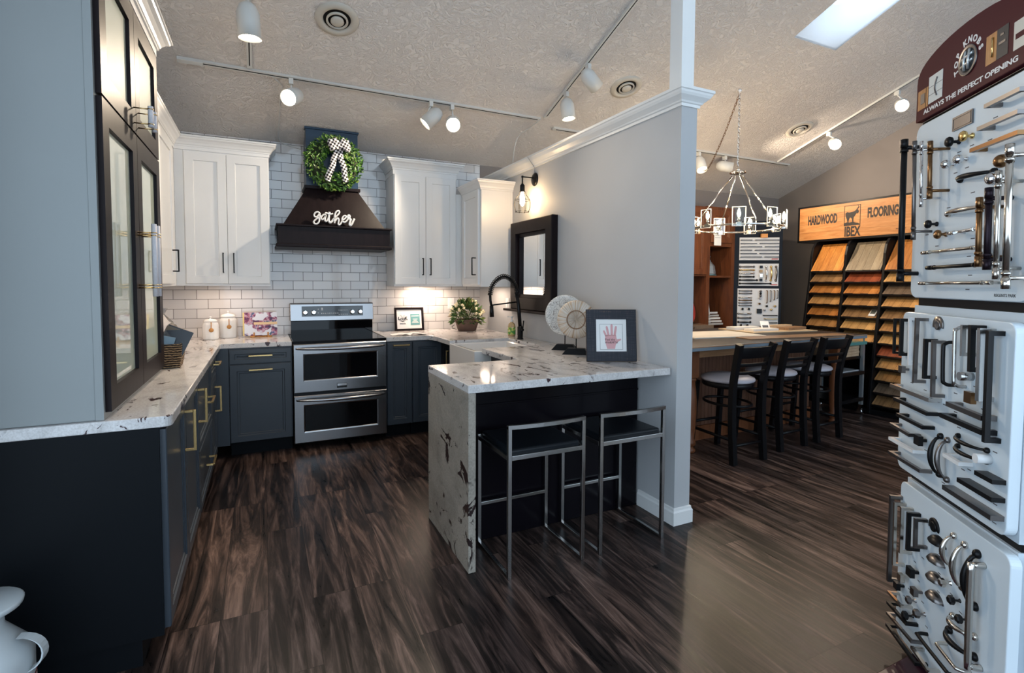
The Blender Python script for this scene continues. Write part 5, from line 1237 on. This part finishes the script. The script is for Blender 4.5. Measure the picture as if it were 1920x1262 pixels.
knobs(bm_, -.030, [(.055, 1.091, .013, .03, 'square', 'p'), (.424, 1.128, .013, .036, 'cyl', 's'), (.464, 1.071, .017, .034, 'square', 'z'), (.190, .860, .017, .032, 'square', 'b'), (.520, .903, .014, .038, 'cyl', 'w')])
pulls(bb_, -.030, .036, [(.045, .602, .048, .265, .0068, 'square', 'p'), (.074, .586, .080, .345, .0052, 'square', 'n'), (.125, .589, .126, .416, .0052, 'square', 'n'), (.172, .590, .174, .452, .0062, 'square', 'b'), (.218, .589, .221, .484, .0055, 'square', 'p'),
    (.377, .606, .376, .505, .0058, 'arch', 'n'), (.433, .604, .432, .467, .0062, 'arch', 'n'), (.492, .606, .491, .444, .0072, 'arch', 'b'), (.520, .585, .526, .278, .0092, 'round', 'n'),
    (.046, .222, .150, .226, .0050, 'square', 'n'), (.046, .180, .190, .186, .0055, 'square', 'b'), (.046, .138, .228, .146, .0050, 'square', 'p'), (.046, .092, .260, .088, .0058, 'square', 'b'), (.226, .127, .333, .118, .0052, 'square', 'n'), (.248, .194, .443, .188, .0062, 'round', 'b'),
    (.391, .350, .497, .354, .0062, 'arch', 'n'), (.375, .294, .500, .294, .0068, 'arch', 'b'), (.361, .238, .480, .232, .0058, 'round', 'n')])
knobs(bb_, -.030, [(.176, .374, .016, .034, 'square', 'b'), (.114, .318, .013, .034, 'square', 'n'), (.084, .270, .013, .032, 'square', 'b'), (.206, .318, .013, .034, 'square', 'p'), (.167, .264, .014, .032, 'hex', 'p'), (.154, .198, .015, .036, 'hex', 'b'), (.228, .252, .015, .036, 'hex', 'p'), (.365, .443, .014, .034, 'hex', 'n'), (.415, .415, .014, .034, 'hex', 'b'), (.458, .381, .013, .034, 'hex', 'b'),
    (.294, .540, .025, .03, 'cup', 'b'), (.293, .475, .025, .03, 'cup', 'p'), (.291, .411, .025, .03, 'cup', 'p'), (.293, .347, .025, .03, 'cup', 'p')])
# plaques, medallions and small print
pl = MB().box(.236, .338, -.016, -.010, 1.920, 1.964).build('name_plaque', PEWTER, bt); b = MB()
for x0_, x1_, z0_, z1_ in ((.240, .334, 1.924, 1.927), (.240, .334, 1.957, 1.960), (.240, .243, 1.924, 1.960), (.331, .334, 1.924, 1.960)): b.box(x0_, x1_, -.0175, -.016, z0_, z1_)
b.build('plaque_border', PEWTER, pl)
def medal(bd, x, z, yb, f):
    M_ = Tr(x, yb, z) @ Rx(PI / 2); m = MB(); m.lathe([(.017, 0), (.017, .006), (.014, .008), (.010, .006), (.001, .007)], 24, M_); m.lathe([(.018, 0), (.030, 0), (.030, .004), (.018, .005)], 24, M_, True, math.radians(-20), math.radians(200)); m.build('medallion', FN[f], bd)
medal(bm_, .236, 1.272, -.030, 'p'); medal(bb_, .262, .582, -.030, 'b')
for x, z in ((.10, 1.59), (.165, 1.545), (.30, 1.53), (.34, 1.655), (.36, 1.555), (.345, 1.50), (.355, 1.44), (.345, 1.395), (.27, 1.845), (.335, 1.85), (.255, 1.78), (.315, 1.785), (.35, 1.70), (.44, 1.905), (.42, 1.845), (.225, 1.67)):
    b = MB(); b.box(x - .010, x + .010, -.0104, -.0100, z - .0015, z + .0015); b.build('small_print', GREYINK, bt)
text('REGENTS PARK', .013, INK, 'board_lettering', bt, Tr(.515, -.0105, 1.3785), .0002)
for x, z in ((.075, 1.118), (.08, 1.045), (.17, 1.035), (.29, 1.01), (.345, 1.06), (.40, 1.065), (.44, 1.10), (.48, 1.04), (.35, 1.0), (.37, .955), (.43, .84), (.54, .93), (.19, .825), (.55, .845), (.55, .782), (.55, .728), (.30, .75), (.40, .83)):
    b = MB(); b.box(x - .009, x + .009, -.0304, -.0300, z - .0015, z + .0015); b.build('small_print', GREYINK, bm_)
for x, z in ((.10, .335), (.15, .40), (.20, .44), (.235, .465), (.18, .345), (.12, .28), (.09, .235), (.21, .285), (.17, .23), (.30, .505), (.30, .44), (.30, .376), (.37, .41), (.42, .38), (.24, .215), (.44, .32)):
    b = MB(); b.box(x - .008, x + .008, -.0304, -.0300, z - .0015, z + .0015); b.build('small_print', GREYINK, bb_)
# arched sign
MAR = mat('maroon_sign', (.060, .0045, .010), .35, spec=.12)
pts = [(.016, 2.0125), (.588, 2.0125), (.588, 2.150)] + [(.302 + .286 * math.cos(a), 2.150 + .098 * math.sin(a) ** .8) for a in [PI * k / 20 for k in range(1, 20)]] + [(.016, 2.150)]
sg = MB().prism(pts, -.022, .0, 'y').build('arched_sign', MAR, hs, bevel=.002)
SY = -.0223
text('ALWAYS THE PERFECT OPENING', .022, IVORY, 'slogan_lettering', sg, Tr(.306, SY, 2.036), .0003, fit=.475, bold=.0006)
lx, lz = .318, 2.122
m = MB(); M_ = Tr(lx, SY, lz) @ Rx(PI / 2); m.lathe([(.046, -.001), (.047, .003), (.043, .004), (.041, .002), (.038, .0035), (.036, .001)], 40, M_, cap=False); m.build('logo_ring', PEWTER, sg)
MB().lathe([(.036, .0), (.036, .0010), (.001, .0012)], 32, M_).build('logo_field', mat('logo_dark', (.045, .05, .055), .4, metal=.5), sg)
m = MB()
for k in (-.011, .011):
    m.tube([(lx + k * .9 - .002, SY - .004, lz - .030), (lx + k, SY - .006, lz), (lx + k * .9 + .004, SY - .004, lz + .030)], .0042, 8); m.tube([(lx - .030, SY - .003, lz + k * .9 - .003), (lx, SY - .0045, lz + k), (lx + .030, SY - .003, lz + k * .9 + .005)], .0042, 8)
m.build('logo_weave', mat('logo_silver', (.62, .66, .68), .3, metal=.8), sg)
lt = []
for chx, deg in (('T', 196), ('O', 171), ('P', 147), ('K', 108), ('N', 84), ('O', 60), ('B', 37), ('S', 14)):
    a = math.radians(deg); lt.append(text(chx, .027, IVORY, 'x', sg, Tr(lx + .062 * math.cos(a), SY, lz + .062 * math.sin(a)) @ Ry(PI / 2 - a), .0003, bold=.0011))
merge_text(lt, 'brand_lettering')
def photo(x0, x1, z0, z1, m, nm='sign_photo'): return MB().box(x0, x1, SY - .0006, SY + .0002, z0, z1).build(nm, m, sg)
OAKP = wood('photo_oak', (.40, .17, .05), (.55, .27, .09), (30, 4, 4), .4)
q = photo(.028, .094, 2.052, 2.122, OAKP); MB().box(.048, .074, SY - .002, SY - .0006, 2.070, 2.106).build('photo_knob', PEWTER, q); MB().box(.080, .082, SY - .0012, SY - .0006, 2.052, 2.122).build('photo_line', ESP, q)
q = photo(.098, .182, 2.056, 2.150, mat('photo_white', (.62, .66, .66), .4)); b = MB(); b.tube([(.152 - .014 * math.sin(PI * k / 8), SY - .002, 2.072 + .062 * k / 8) for k in range(9)], .0026, 6); b.build('photo_pull', PEWTER, q)
b = MB(); b.box(.098, .182, SY - .0009, SY - .0006, 2.084, 2.0855); b.box(.098, .182, SY - .0009, SY - .0006, 2.112, 2.1135); b.build('photo_line', GREYINK, q)
q = photo(.405, .452, 2.066, 2.152, OAKP); b = MB(); b.tube([(.436, SY - .002, 2.082), (.436, SY - .002, 2.138)], .0032, 8); b.build('photo_pull', BRASS, q)
q = photo(.4525, .500, 2.066, 2.152, mat('photo_black', (.015, .015, .02), .3)); b = MB(); b.box(.462, .490, SY - .0016, SY - .0006, 2.105, 2.112); b.box(.468, .482, SY - .0016, SY - .0006, 2.128, 2.134); b.build('photo_shine', PEWTER, q)
q = photo(.522, .575, 2.062, 2.140, mat('photo_cream', (.60, .58, .52), .4)); MB().box(.53, .575, SY - .0012, SY - .0006, 2.09, 2.105).build('photo_band', MAR, q)

# ------------------------------------------------------------------ light and camera
def area(x, y, z, sx, sy, w, col, rot=(0, 0, 0), name='under_cabinet_lamp'):
    li = bpy.data.lights.new(name, 'AREA'); li.shape = 'RECTANGLE'; li.size = sx; li.size_y = sy; li.energy = w; li.color = col
    o = bpy.data.objects.new(name, li); COL.objects.link(o); o.location = (x, y, z); o.rotation_euler = rot
WARM = (1.0, .76, .58)
area(-.25, 5.12, 1.368, .50, .04, 1.6, WARM); area(-.78, 4.55, 1.368, .04, .8, 2.2, WARM)
area(1.43, 5.22, 1.368, .10, .04, 3.2, WARM); area(1.60, 5.18, 1.368, .2, .04, 2.0, WARM); area(1.98, 4.75, 1.368, .04, .3, 2.0, WARM)
wd = bpy.data.worlds.new('daylight'); SC.world = wd; wd.use_nodes = True
bg = wd.node_tree.nodes['Background']; bg.inputs['Color'].default_value = (.66, .83, 1.0, 1); bg.inputs['Strength'].default_value = 2.9

cam = bpy.data.cameras.new('camera'); co = bpy.data.objects.new('camera', cam); COL.objects.link(co)
f, cx, cy, pit, yaw, rol, h = 979.4734, 978.1286, 577.4567, 2.7054, 26.3679, .2932, 1.4072
cam.sensor_fit = 'HORIZONTAL'; cam.sensor_width = 36; cam.lens = 36 * f / 1920
cam.shift_x = -(cx - 960) / 1920; cam.shift_y = (cy - 631) / 1920
p, y, r = map(math.radians, (pit, yaw, rol))
fw = Vector((math.sin(y) * math.cos(p), math.cos(y) * math.cos(p), -math.sin(p))); rt = Vector((math.cos(y), -math.sin(y), 0)); upv = rt.cross(fw)
r2 = rt * math.cos(r) + upv * math.sin(r); u2 = -rt * math.sin(r) + upv * math.cos(r)
co.matrix_world = Matrix((( r2.x, u2.x, -fw.x, 0), (r2.y, u2.y, -fw.y, 0), (r2.z, u2.z, -fw.z, h), (0, 0, 0, 1)))
cam.clip_start = .05; SC.camera = co
SC.view_settings.view_transform = 'Standard'; SC.view_settings.look = 'None'; SC.view_settings.gamma = 1; SC.view_settings.use_curve_mapping = False
SC.view_settings.exposure = 0.0
